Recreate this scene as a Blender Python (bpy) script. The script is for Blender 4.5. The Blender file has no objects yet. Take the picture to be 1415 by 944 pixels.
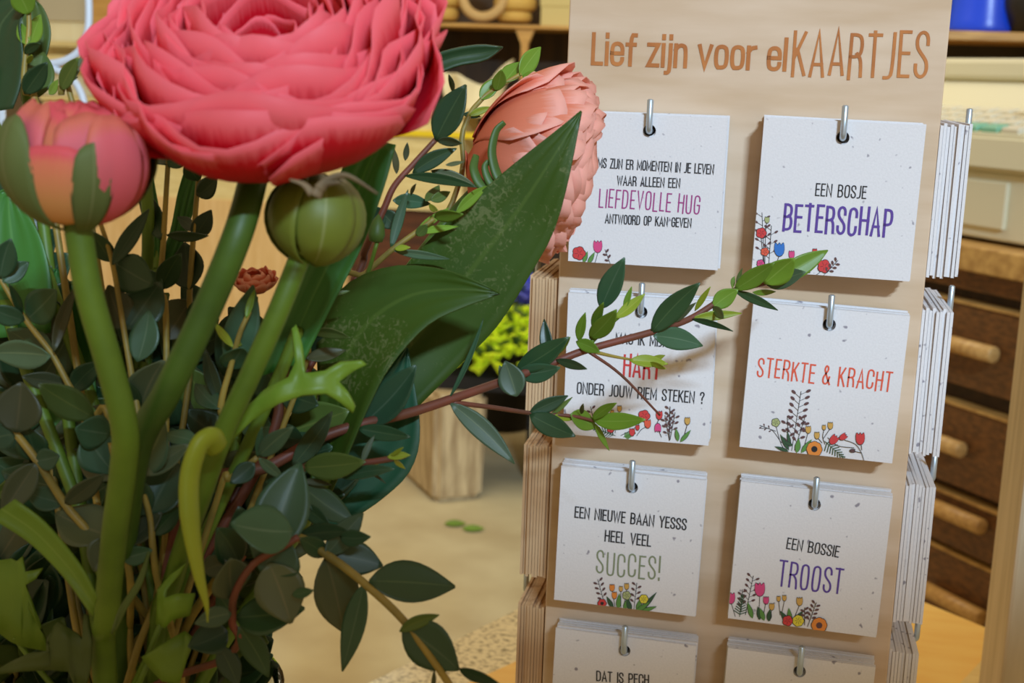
import bpy, bmesh, math, random
from mathutils import Vector, Matrix
random.seed(7)
S = bpy.context.scene
COL = S.collection
PI = math.pi
# ------------------------------------------------------------------ camera
F = 1807.71                       # focal length in pixels of the 1415 x 944 frame
RR = ((0.97980966, 0.19723681, 0.03272117), (-0.07067768, 0.1886062, 0.97950618), (-0.18702326, 0.96204228, -0.19873842))
RIGHT, UP, FWD = (Vector(r) for r in RR)
ZO = 1.433                        # height of the top row of cards above the floor
CAMP = Vector((0.06464, -0.69373, ZO + 0.01698))
cd = bpy.data.cameras.new('camera'); cam = bpy.data.objects.new('camera', cd); COL.objects.link(cam)
m = Matrix.Identity(4)
for i in range(3):
    m[i][0] = RIGHT[i]; m[i][1] = UP[i]; m[i][2] = -FWD[i]; m[i][3] = CAMP[i]
cam.matrix_world = m
cd.sensor_width = 36; cd.lens = F * 36 / 1415; cd.clip_start = 0.02
cd.dof.use_dof = True; cd.dof.focus_distance = 0.62; cd.dof.aperture_fstop = 17.0
S.camera = cam
# ------------------------------------------------------------------ light
S.view_settings.view_transform = 'Standard'; S.view_settings.look = 'None'
S.view_settings.gamma = 1; S.view_settings.exposure = 0.0; S.view_settings.use_curve_mapping = False
wd = bpy.data.worlds.new('shop_light'); S.world = wd; wd.use_nodes = True
bg = wd.node_tree.nodes['Background']; bg.inputs[0].default_value = (1.0, 0.71, 0.38, 1); bg.inputs[1].default_value = 0.45
def area(name, loc, target, sx, sy, power, col):
    d = bpy.data.lights.new(name, 'AREA'); d.shape = 'RECTANGLE'; d.size = sx; d.size_y = sy; d.energy = power; d.color = col
    o = bpy.data.objects.new(name, d); COL.objects.link(o); o.location = loc
    o.rotation_euler = (Vector(target) - Vector(loc)).to_track_quat('-Z', 'Y').to_euler(); return o
def spot(name, loc, low, half, power, col, soft, blend):
    """daylight beam whose lower edge passes through the point low"""
    d = bpy.data.lights.new(name, 'SPOT'); d.energy = power; d.color = col; d.spot_size = 2 * half; d.spot_blend = blend; d.shadow_soft_size = soft
    o = bpy.data.objects.new(name, d); COL.objects.link(o); o.location = loc
    v = Vector(low) - Vector(loc); az = math.atan2(v.y, v.x); el = math.atan2(v.z, math.hypot(v.x, v.y)) + half
    o.rotation_euler = Vector((math.cos(az) * math.cos(el), math.sin(az) * math.cos(el), math.sin(el))).to_track_quat('-Z', 'Y').to_euler(); return o
for k in range(4):                 # one window daylight as four added spots to soften shadows; cones stop above bottom row
    o_ = (k - 1.5) * 0.24
    spot('window_daylight', (2.3 + .91 * o_, -4.9 + .42 * o_, ZO + 3.1), (0.06, 0, ZO - 0.262), math.radians(12), 425, (0.58, 0.79, 1.0), 0.09, 0.06)
area('background_fill', (-0.6, 2.6, ZO + 1.6), (-0.7, 3.6, 0), 1.6, 1.6, 40, (1.0, 0.86, 0.60))  # added warm fill to brighten the background floor, no lamp seen there

# ------------------------------------------------------------------ helpers
def at(u, v, d):
    return CAMP + (RIGHT * ((u - 707.5) / F) + UP * (-(v - 472) / F) + FWD) * d
def ray(u, v): return RIGHT * ((u - 707.5) / F) + UP * (-(v - 472) / F) + FWD
def aty(u, v, y): r = ray(u, v); return CAMP + r * ((y - CAMP.y) / r.y)
def atz(u, v, z): r = ray(u, v); return CAMP + r * ((z - CAMP.z) / r.z)
def dep(P): return (P - CAMP).dot(FWD)
WM = {}                            # world matrix of each object made here
def link(o, parent=None, M=None):
    COL.objects.link(o)
    M = M or Matrix.Identity(4)
    if parent is not None:
        o.parent = parent; o.matrix_basis = WM[parent.name].inverted() @ M
    else: o.matrix_basis = M
    WM[o.name] = M.copy(); return o
def tag(o, label=None, cat=None, group=None, kind=None):
    if label: o['label'] = label
    if cat: o['category'] = cat
    if group: o['group'] = group
    if kind: o['kind'] = kind
    return o
def thing(name, loc, label, cat, group=None, rotz=0.0):
    o = bpy.data.objects.new(name, None); o.empty_display_size = 0.02
    link(o, None, Matrix.Translation(loc) @ Matrix.Rotation(rotz, 4, 'Z')); return tag(o, label, cat, group)
def obj(name, geo, mat, parent=None, origin=None, M=None, smooth=True, thick=0, uvs=None, local=False, tops=None):
    """geo = (verts, faces) in world space (or in M's space with local=True); one mesh object"""
    v, f = geo[0], geo[1]
    if M is None:
        if parent is not None: M = WM[parent.name].copy()
        else: M = Matrix.Translation(origin if origin is not None else (0, 0, 0))
    if not local:
        I = M.inverted(); v = [I @ Vector(p) for p in v]
    me = bpy.data.meshes.new(name); me.from_pydata([tuple(p) for p in v], [], f); me.update()
    mats = mat if isinstance(mat, (list, tuple)) else [mat]
    for mm in mats: me.materials.append(mm)
    if len(geo) > 2 and geo[2] is not None and len(geo[2]) == len(f) and isinstance(geo[2][0], int):
        for p, k in zip(me.polygons, geo[2]): p.material_index = k
    if uvs:
        ul = me.uv_layers.new(name='UVMap')
        for lp in me.loops: ul.data[lp.index].uv = uvs[lp.vertex_index]
    if smooth:
        for p in me.polygons: p.use_smooth = True
    o = bpy.data.objects.new(name, me); link(o, parent, M)
    if thick:
        s = o.modifiers.new('thickness', 'SOLIDIFY'); s.thickness = thick; s.offset = 0
    return o
def join(*gs):
    V = []; Fc = []; K = []
    for g in gs:
        b = len(V); V += list(g[0]); Fc += [tuple(i + b for i in f) for f in g[1]]
        K += list(g[2]) if len(g) > 2 and g[2] else [0] * len(g[1])
    return V, Fc, K
def box(x0, x1, y0, y1, z0, z1, bev=0.0):
    bm = bmesh.new(); bmesh.ops.create_cube(bm, size=1)
    for q in bm.verts: q.co = Vector(((x0 + x1) / 2 + q.co.x * (x1 - x0), (y0 + y1) / 2 + q.co.y * (y1 - y0), (z0 + z1) / 2 + q.co.z * (z1 - z0)))
    if bev: bmesh.ops.bevel(bm, geom=list(bm.edges), offset=bev, segments=2, affect='EDGES', profile=0.5)
    r = ([q.co.copy() for q in bm.verts], [tuple(q.index for q in f.verts) for f in bm.faces]); bm.free(); return r
def prism(poly, z0, z1):
    n = len(poly); V = [(p[0], p[1], z0) for p in poly] + [(p[0], p[1], z1) for p in poly]
    return V, [tuple(range(n))[::-1], tuple(range(n, 2 * n))] + [(i, (i + 1) % n, n + (i + 1) % n, n + i) for i in range(n)]
def cat_rom(P, n=6):
    P = [Vector(p) for p in P]
    if len(P) < 3: return [P[0].lerp(P[-1], i / n) for i in range(n + 1)]
    Q = [P[0] * 2 - P[1]] + P + [P[-1] * 2 - P[-2]]; out = []
    for i in range(1, len(Q) - 2):
        a, b, c, d = Q[i - 1], Q[i], Q[i + 1], Q[i + 2]
        for k in range(n):
            t = k / n
            out.append(0.5 * ((2 * b) + (c - a) * t + (2 * a - 5 * b + 4 * c - d) * t * t + (3 * b - a - 3 * c + d) * t ** 3))
    out.append(P[-1]); return out
def tube(P, r, n=10, flat=1.0):
    P = [Vector(p) for p in P]; N = len(P); V = []; Fc = []
    rad = r if callable(r) else (lambda t: r)
    t0 = (P[1] - P[0]).normalized(); a = t0.orthogonal().normalized()
    for i in range(N):
        t = (P[min(i + 1, N - 1)] - P[max(i - 1, 0)]).normalized()
        a = (a - t * a.dot(t)).normalized(); b = t.cross(a)
        R = rad(i / (N - 1))
        for k in range(n):
            g = 2 * PI * k / n; V.append(P[i] + a * (R * math.cos(g)) + b * (R * math.sin(g) * flat))
    for i in range(N - 1):
        for k in range(n):
            Fc.append((i * n + k, i * n + (k + 1) % n, (i + 1) * n + (k + 1) % n, (i + 1) * n + k))
    Fc.append(tuple(range(n))[::-1]); Fc.append(tuple(range((N - 1) * n, N * n))); return V, Fc
def lathe(prof, n=32, c=(0, 0, 0)):
    V = []; Fc = []; c = Vector(c)
    for r, z in prof:
        for k in range(n): V.append(c + Vector((r * math.cos(2 * PI * k / n), r * math.sin(2 * PI * k / n), z)))
    for i in range(len(prof) - 1):
        for k in range(n): Fc.append((i * n + k, i * n + (k + 1) % n, (i + 1) * n + (k + 1) % n, (i + 1) * n + k))
    return V, Fc
def torus(R, r, n=28, m=10):
    V = []; Fc = []
    for i in range(n):
        for k in range(m):
            a = 2 * PI * i / n; b = 2 * PI * k / m; q = R + r * math.cos(b)
            V.append(Vector((q * math.cos(a), q * math.sin(a), r * math.sin(b))))
    for i in range(n):
        for k in range(m): Fc.append((i * m + k, ((i + 1) % n) * m + k, ((i + 1) % n) * m + (k + 1) % m, i * m + (k + 1) % m))
    return V, Fc
def xf(g, M): return [M @ Vector(p) for p in g[0]], g[1]

# ------------------------------------------------------------------ materials
def newmat(name):
    mt = bpy.data.materials.new(name); mt.use_nodes = True; nt = mt.node_tree; b = nt.nodes['Principled BSDF']; return mt, nt, b
def nd(nt, t, **k):
    n = nt.nodes.new(t)
    for a, v in k.items(): setattr(n, a, v)
    return n
def sc(c): # sRGB 0-255 to linear
    return tuple(((x / 255) / 12.92 if x <= 10 else ((x / 255 + 0.055) / 1.055) ** 2.4) for x in c) + (1,)
def plain(name, c, rough=0.5, metal=0, c2=None, scale=20, stretch=(1, 1, 1), bump=0, spec=None, detail=4, ramp=(0.35, 0.65), trans=0):
    mt, nt, b = newmat(name)
    b.inputs['Base Color'].default_value = sc(c); b.inputs['Roughness'].default_value = rough; b.inputs['Metallic'].default_value = metal
    if spec is not None: b.inputs['Specular IOR Level'].default_value = spec
    if trans: b.inputs['Transmission Weight'].default_value = trans
    if c2 is not None:
        tc = nd(nt, 'ShaderNodeTexCoord'); mp = nd(nt, 'ShaderNodeMapping'); mp.inputs['Scale'].default_value = stretch
        no = nd(nt, 'ShaderNodeTexNoise'); no.inputs['Scale'].default_value = scale; no.inputs['Detail'].default_value = detail
        cr = nd(nt, 'ShaderNodeValToRGB'); cr.color_ramp.elements[0].position = ramp[0]; cr.color_ramp.elements[1].position = ramp[1]
        cr.color_ramp.elements[0].color = sc(c); cr.color_ramp.elements[1].color = sc(c2)
        L = nt.links.new; L(tc.outputs['Object'], mp.inputs[0]); L(mp.outputs[0], no.inputs['Vector']); L(no.outputs[0], cr.inputs[0]); L(cr.outputs[0], b.inputs['Base Color'])
        if bump:
            bp = nd(nt, 'ShaderNodeBump'); bp.inputs['Strength'].default_value = bump; bp.inputs['Distance'].default_value = 0.002
            L(no.outputs[0], bp.inputs['Height']); L(bp.outputs[0], b.inputs['Normal'])
    return mt
def leafmat(name, c, c2, rib, rough=0.42, transl=0.12, vary=0.35, scale=60, fleck=None):
    mt, nt, b = newmat(name); L = nt.links.new
    uv = nd(nt, 'ShaderNodeUVMap'); uv.uv_map = 'UVMap'; sp = nd(nt, 'ShaderNodeSeparateXYZ'); L(uv.outputs[0], sp.inputs[0])
    tc = nd(nt, 'ShaderNodeTexCoord'); no = nd(nt, 'ShaderNodeTexNoise'); no.inputs['Scale'].default_value = scale; no.inputs['Detail'].default_value = 5
    L(tc.outputs['Object'], no.inputs['Vector'])
    mx = nd(nt, 'ShaderNodeMix', data_type='RGBA'); L(no.outputs[0], mx.inputs[0]); mx.inputs[6].default_value = sc(c); mx.inputs[7].default_value = sc(c2)
    sub = nd(nt, 'ShaderNodeMath', operation='SUBTRACT'); sub.inputs[1].default_value = 0.5; L(sp.outputs[0], sub.inputs[0])
    ab = nd(nt, 'ShaderNodeMath', operation='ABSOLUTE'); L(sub.outputs[0], ab.inputs[0])
    mr = nd(nt, 'ShaderNodeMapRange'); mr.inputs[1].default_value = 0.012; mr.inputs[2].default_value = 0.035; mr.inputs[3].default_value = 0.55; mr.inputs[4].default_value = 0.0
    L(ab.outputs[0], mr.inputs[0])
    m2 = nd(nt, 'ShaderNodeMix', data_type='RGBA'); L(mr.outputs[0], m2.inputs[0]); L(mx.outputs[2], m2.inputs[6]); m2.inputs[7].default_value = sc(rib)
    oi = nd(nt, 'ShaderNodeObjectInfo'); r2 = nd(nt, 'ShaderNodeMapRange'); r2.inputs[3].default_value = 1 - vary; r2.inputs[4].default_value = 1 + vary; L(oi.outputs['Random'], r2.inputs[0])
    hs = nd(nt, 'ShaderNodeHueSaturation'); L(r2.outputs[0], hs.inputs['Value']); L(m2.outputs[2], hs.inputs['Color'])
    colour = hs.outputs[0]
    if fleck:
        n3 = nd(nt, 'ShaderNodeTexNoise'); n3.inputs['Scale'].default_value = 420; n3.inputs['Detail'].default_value = 3; n3.inputs['Distortion'].default_value = 1.2; L(tc.outputs['Object'], n3.inputs['Vector'])
        n4 = nd(nt, 'ShaderNodeTexNoise'); n4.inputs['Scale'].default_value = 28; L(tc.outputs['Object'], n4.inputs['Vector'])
        ml = nd(nt, 'ShaderNodeMath', operation='MULTIPLY'); L(n3.outputs[0], ml.inputs[0]); L(n4.outputs[0], ml.inputs[1])
        m3 = nd(nt, 'ShaderNodeMapRange'); m3.inputs[1].default_value = 0.31; m3.inputs[2].default_value = 0.40; m3.inputs[3].default_value = 0; m3.inputs[4].default_value = 0.55; L(ml.outputs[0], m3.inputs[0])
        m4 = nd(nt, 'ShaderNodeMix', data_type='RGBA'); L(m3.outputs[0], m4.inputs[0]); L(colour, m4.inputs[6]); m4.inputs[7].default_value = sc(fleck); colour = m4.outputs[2]
    L(colour, b.inputs['Base Color']); b.inputs['Roughness'].default_value = rough
    tr = nd(nt, 'ShaderNodeBsdfTranslucent'); L(colour, tr.inputs[0]); ms = nd(nt, 'ShaderNodeMixShader'); ms.inputs[0].default_value = transl
    out = nt.nodes['Material Output']; L(b.outputs[0], ms.inputs[1]); L(tr.outputs[0], ms.inputs[2]); L(ms.outputs[0], out.inputs[0])
    bp = nd(nt, 'ShaderNodeBump'); bp.inputs['Strength'].default_value = 0.15; bp.inputs['Distance'].default_value = 0.001; L(no.outputs[0], bp.inputs['Height']); L(bp.outputs[0], b.inputs['Normal'])
    return mt
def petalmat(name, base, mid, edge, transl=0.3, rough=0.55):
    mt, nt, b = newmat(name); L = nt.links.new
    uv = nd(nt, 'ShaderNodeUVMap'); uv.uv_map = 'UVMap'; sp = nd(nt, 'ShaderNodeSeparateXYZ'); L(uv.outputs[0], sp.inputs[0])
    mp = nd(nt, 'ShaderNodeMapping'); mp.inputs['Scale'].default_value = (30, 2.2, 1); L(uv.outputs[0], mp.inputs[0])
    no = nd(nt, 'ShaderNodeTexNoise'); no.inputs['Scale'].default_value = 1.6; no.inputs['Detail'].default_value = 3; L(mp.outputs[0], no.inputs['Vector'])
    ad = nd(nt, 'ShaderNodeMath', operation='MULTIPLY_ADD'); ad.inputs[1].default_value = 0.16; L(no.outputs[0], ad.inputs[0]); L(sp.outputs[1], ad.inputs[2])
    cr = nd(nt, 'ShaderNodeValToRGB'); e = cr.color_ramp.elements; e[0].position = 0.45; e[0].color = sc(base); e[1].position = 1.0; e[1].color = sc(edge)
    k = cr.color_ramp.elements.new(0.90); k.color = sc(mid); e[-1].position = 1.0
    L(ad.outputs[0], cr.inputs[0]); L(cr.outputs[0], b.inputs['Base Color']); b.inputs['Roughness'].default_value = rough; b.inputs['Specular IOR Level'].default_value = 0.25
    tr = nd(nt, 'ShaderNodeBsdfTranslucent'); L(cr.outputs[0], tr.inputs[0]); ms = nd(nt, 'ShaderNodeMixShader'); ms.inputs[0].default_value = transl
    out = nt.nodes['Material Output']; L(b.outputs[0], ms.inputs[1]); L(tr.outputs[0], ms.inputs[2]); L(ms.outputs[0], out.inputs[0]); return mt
def cardmat(name, c, fl):
    mt, nt, b = newmat(name); L = nt.links.new
    tc = nd(nt, 'ShaderNodeTexCoord'); oi = nd(nt, 'ShaderNodeObjectInfo'); av = nd(nt, 'ShaderNodeVectorMath', operation='ADD')
    L(tc.outputs['Object'], av.inputs[0]); L(oi.outputs['Location'], av.inputs[1])
    n1 = nd(nt, 'ShaderNodeTexNoise'); n1.inputs['Scale'].default_value = 210; n1.inputs['Detail'].default_value = 1.5; L(av.outputs[0], n1.inputs['Vector'])
    r1 = nd(nt, 'ShaderNodeMapRange'); r1.inputs[1].default_value = 0.685; r1.inputs[2].default_value = 0.745; L(n1.outputs[0], r1.inputs[0])
    n2 = nd(nt, 'ShaderNodeTexNoise'); n2.inputs['Scale'].default_value = 900; n2.inputs['Detail'].default_value = 2; L(av.outputs[0], n2.inputs['Vector'])
    m0 = nd(nt, 'ShaderNodeMix', data_type='RGBA'); L(n2.outputs[0], m0.inputs[0]); m0.inputs[6].default_value = sc(tuple(x - 16 for x in c)); m0.inputs[7].default_value = sc(c)
    mx = nd(nt, 'ShaderNodeMix', data_type='RGBA'); L(r1.outputs[0], mx.inputs[0]); L(m0.outputs[2], mx.inputs[6]); mx.inputs[7].default_value = sc(fl)
    L(mx.outputs[2], b.inputs['Base Color']); b.inputs['Roughness'].default_value = 0.85; b.inputs['Specular IOR Level'].default_value = 0.15
    bp = nd(nt, 'ShaderNodeBump'); bp.inputs['Strength'].default_value = 0.12; bp.inputs['Distance'].default_value = 0.0006; L(n2.outputs[0], bp.inputs['Height']); L(bp.outputs[0], b.inputs['Normal'])
    return mt
M = {}
M['birch'] = plain('birch_plywood', (216, 192, 166), 0.55, c2=(200, 172, 140), scale=9, stretch=(1.2, 4, 7), detail=8, bump=0.04)
M['burn'] = plain('engraved_brown', (192, 122, 62), 0.7, c2=(172, 104, 50), scale=60)
M['zinc'] = plain('zinc_plated_steel', (188, 204, 218), 0.33, metal=0.75)
M['card'] = cardmat('white_seed_paper', (232, 230, 232), (150, 146, 156))
M['wcard'] = plain('birch_card', (222, 192, 152), 0.6, c2=(186, 148, 108), scale=30, stretch=(6, 6, 0.6), detail=6)
M['ink'] = plain('black_ink', (34, 34, 38), 0.7)
for k, c in dict(purple=(92, 66, 150), magenta=(160, 62, 128), red=(205, 62, 62), coral=(222, 92, 66), sage=(132, 142, 112), rose=(214, 74, 130), blue=(52, 116, 196),
                 orange=(226, 138, 58), gold=(206, 162, 84), yellow=(222, 206, 62), green=(92, 140, 66), deep=(52, 84, 56), sageg=(168, 176, 120), brown=(96, 66, 66)).items():
    M['ink_' + k] = plain('print_' + k, c, 0.75)
M['teal'] = leafmat('leaf_blue_green', (60, 96, 66), (46, 76, 54), (92, 116, 92), 0.42)
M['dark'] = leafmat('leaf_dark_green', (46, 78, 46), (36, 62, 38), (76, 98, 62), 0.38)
M['olive'] = leafmat('leaf_olive', (90, 114, 50), (70, 92, 42), (116, 128, 64), 0.45)
M['brown'] = leafmat('leaf_brown_green', (86, 94, 60), (62, 74, 52), (104, 102, 72), 0.45)
M['pale'] = leafmat('leaf_pale_grey_green', (82, 110, 80), (66, 90, 68), (120, 138, 100), 0.45)
M['bright'] = leafmat('leaf_fresh_green', (132, 168, 54), (104, 142, 46), (150, 180, 84), 0.42, transl=0.25, vary=0.2)
M['lime'] = leafmat('leaf_yellow_green', (172, 186, 52), (140, 164, 50), (200, 200, 90), 0.45, transl=0.3, vary=0.12)
M['blade'] = leafmat('broad_leaf_green', (66, 96, 22), (50, 78, 20), (84, 110, 40), 0.5, vary=0.05, scale=25, fleck=(124, 132, 84), transl=0.25)
M['bladeb'] = leafmat('broad_leaf_blue_green', (40, 94, 66), (34, 78, 52), (60, 110, 78), 0.42, vary=0.08, scale=25)
M['bladeg'] = leafmat('broad_leaf_fresh_green', (66, 132, 52), (54, 112, 48), (90, 150, 70), 0.42, vary=0.08, scale=25, transl=0.2)
M['stem_y'] = plain('stem_yellow_olive', (158, 138, 62), 0.5, c2=(120, 108, 50), scale=60)
M['stem_r'] = plain('stem_red_brown', (122, 64, 50), 0.5, c2=(96, 58, 42), scale=50)
M['stem_g'] = plain('stem_green', (98, 130, 36), 0.5, c2=(78, 108, 28), scale=40, bump=0.2)
M['stem_gd'] = plain('stem_dark_green', (70, 104, 30), 0.5, c2=(54, 84, 24), scale=40, bump=0.2)
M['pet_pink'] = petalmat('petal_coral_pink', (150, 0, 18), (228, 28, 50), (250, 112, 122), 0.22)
M['pet_peach'] = petalmat('petal_peach', (226, 120, 88), (242, 150, 120), (252, 186, 168))
M['pet_bud'] = petalmat('petal_salmon', (236, 176, 110), (240, 140, 110), (240, 104, 112))
M['pet_budr'] = petalmat('petal_rose', (236, 110, 120), (240, 124, 134), (232, 130, 110))
M['sepal'] = leafmat('sepal_green', (110, 124, 72), (82, 102, 44), (134, 142, 96), 0.7, vary=0.06)
M['sepalg'] = leafmat('sepal_yellow_green', (126, 142, 46), (92, 104, 40), (150, 160, 100), 0.5, vary=0.06)
M['sepald'] = leafmat('sepal_dark_green', (82, 112, 44), (62, 92, 36), (104, 130, 70), 0.5, vary=0.06)
M['wither'] = plain('withered_brown', (128, 112, 84), 0.7, c2=(96, 84, 62), scale=90)

# ------------------------------------------------------------------ room
def structure(name, geo, mat, **k): return tag(obj(name, geo, mat, smooth=False, **k), kind='structure')
M['floor'] = plain('worn_concrete', (206, 196, 160), 0.55, c2=(186, 172, 136), scale=3.5, detail=7)
M['wall'] = plain('plaster_wall', (120, 100, 66), 0.8, c2=(104, 86, 58), scale=2)
M['dwood'] = plain('dark_wood', (74, 52, 30), 0.55, c2=(52, 36, 22), scale=8, stretch=(1, 8, 8), detail=6)
M['cream'] = plain('cream_paint', (246, 240, 200), 0.6, c2=(240, 230, 186), scale=5, stretch=(8, 8, 0.6))
structure('floor', box(-6, 4, -3, 6.2, -0.1, 0), M['floor'])
structure('wall_back', box(-6, 4, 6.2, 6.3, 0, 3), M['wall'])

# stone table the rack and the vase stand on
ZT = ZO - 0.55
M['stone'] = plain('speckled_stone', (246, 238, 206), 0.75, c2=(116, 108, 82), scale=170, detail=9, ramp=(0.47, 0.74), bump=0.25)
tb = thing('stone_table', (0, 0.1, 0), 'speckled pale stone table carrying the card rack and the flower vase', 'table')
poly = [(-0.277 - 0.30, 0.409 - 0.614), (-0.172, 0.624), (-0.03, 0.905), (0.10, 0.905), (0.36, 0.655), (0.52, 0.40), (0.52, -0.28), (-0.6, -0.28)]
obj('tabletop', prism(poly, ZT - 0.04, ZT), M['stone'], tb, smooth=False)
for x, y in ((-0.42, -0.15), (0.42, -0.18), (0.36, 0.45), (-0.02, 0.75)):
    obj('leg', box(x - 0.03, x + 0.03, y - 0.03, y + 0.03, 0, ZT - 0.04, 0.004), M['dwood'], tb, smooth=False)
M['ply'] = plain('yellow_plywood', (252, 210, 112), 0.5, c2=(246, 196, 96), scale=10, stretch=(1, 5, 1))
M['ply2'] = plain('brown_board', (176, 122, 60), 0.5, c2=(158, 106, 50), scale=10, stretch=(1, 5, 1))
M['lath'] = plain('pale_lath', (240, 212, 140), 0.5, c2=(230, 198, 122), scale=20, stretch=(1, 6, 1))
zb = ZT + 0.012
q = [atz(*p, zb) for p in ((715, 913), (671, 933), (1279, 833), (1390, 879), (1330, 944))]
lw = (q[0] - q[1]).normalized(); ld = (q[2] - q[3]).normalized(); ls = (q[3] - q[4]).normalized()
def isect(p, d, r, e):
    k = d.x * e.y - d.y * e.x; t = ((r.x - p.x) * e.y - (r.y - p.y) * e.x) / k; return p + d * t
back = isect(q[0], lw, q[3], ld); fl = isect(q[0], lw, Vector((0, 0.232, 0)), Vector((1, 0, 0))); fr = isect(q[3], ls, Vector((0, 0.232, 0)), Vector((1, 0, 0)))
tag(obj('plywood_board', prism([fl, fr, q[3], back], ZT, zb), M['ply'], smooth=False, origin=(0, 0.5, ZT)), 'yellow plywood board lying on the stone table behind the card rack', 'board')
nrm = Vector((ls.y, -ls.x, 0))
a0 = q[3] + nrm * 0.002 - ls * 0.004; a1 = fr + nrm * 0.002
tag(obj('wooden_lath', prism([a1, a1 + nrm * 0.013, a0 + nrm * 0.013, a0], ZT, zb + 0.006), M['lath'], smooth=False, origin=(0.2, 0.45, ZT)), 'pale wooden lath along the right edge of the yellow board', 'lath')
b0 = a0 + nrm * 0.015; b1 = a1 + nrm * 0.015
tag(obj('brown_board', prism([b1, b1 + nrm * 0.12, b0 + nrm * 0.06, b0], ZT, ZT + 0.01), M['ply2'], smooth=False, origin=(0.3, 0.4, ZT)), 'brown wooden board beside the pale lath at the lower right', 'board')
# grey upright at the right edge of the picture
pc = at(1402, 780, 1.02)
M['greywood'] = plain('grey_painted_wood', (208, 198, 174), 0.6, c2=(186, 176, 150), scale=12, stretch=(6, 6, 0.6))
po = thing('display_stand', (pc.x + 0.03, pc.y, ZT), 'grey painted wooden display stand cut off by the right edge of the photo', 'display stand')
xl = aty(1382, 944, pc.y).x
obj('upright', box(xl, xl + 0.035, pc.y, pc.y + 0.09, ZT + 0.012, ZT + 0.55, 0.003), M['greywood'], po, smooth=False)
obj('base', box(xl - 0.0, xl + 0.16, pc.y - 0.02, pc.y + 0.11, ZT, ZT + 0.012, 0.002), M['greywood'], po, smooth=False)

# ------------------------------------------------------------------ card rack
YB = 0.018
XL, XR = -0.0486, 0.1468
YD = YB + 0.195
rk = thing('card_rack', (0.049, 0.11, ZT), 'four-sided birch card rack with engraved title and rows of hooks', 'card rack')
TP = 0.012
fp = obj('front_panel', box(XL, XR, YB, YB + TP, ZT + 0.012, ZO + 0.16, 0.0008), M['birch'], rk, smooth=False)
obj('side_panel', box(XL, XL + TP, YB + TP, YD - TP, ZT + 0.012, ZO + 0.16), M['birch'], rk, smooth=False)
obj('side_panel', box(XR - TP, XR, YB + TP, YD - TP, ZT + 0.012, ZO + 0.16), M['birch'], rk, smooth=False)
obj('back_panel', box(XL, XR, YD - TP, YD, ZT + 0.012, ZO + 0.16), M['birch'], rk, smooth=False)
obj('base_plate', box(XL - 0.012, XR + 0.012, YB - 0.012, YD + 0.012, ZT, ZT + 0.012, 0.002), M['birch'], rk, smooth=False)
HR = 0.0017
def hook(P, n, out, length=0.0165):
    """L hook: P = hole centre on the panel, n = outward normal, out = reach"""
    P = Vector(P); n = Vector(n); e = P + n * out; b = 0.0022
    pts = [P - n * 0.004, P + n * 0.001, e - n * b]
    for k in range(1, 6):
        a = k / 6 * PI / 2; pts.append(e - n * b + n * (b * math.sin(a)) + Vector((0, 0, b * (1 - math.cos(a)))))
    pts += [e + Vector((0, 0, b)), e + Vector((0, 0, length - 0.0006))]
    g = tube(pts, lambda t: HR, 14)
    N = 14; base = len(g[0]) - N      # rounded tip
    c = e + Vector((0, 0, length)); g[0].extend([c + (p - (e + Vector((0, 0, length - 0.0006)))) * 0.6 for p in g[0][base:]])
    f = g[1][:-1] + [(base + k, base + (k + 1) % N, base + N + (k + 1) % N, base + N + k) for k in range(N)] + [tuple(range(base + N, base + 2 * N))]
    return obj('hook', (g[0], f), M['zinc'], rk)

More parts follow.
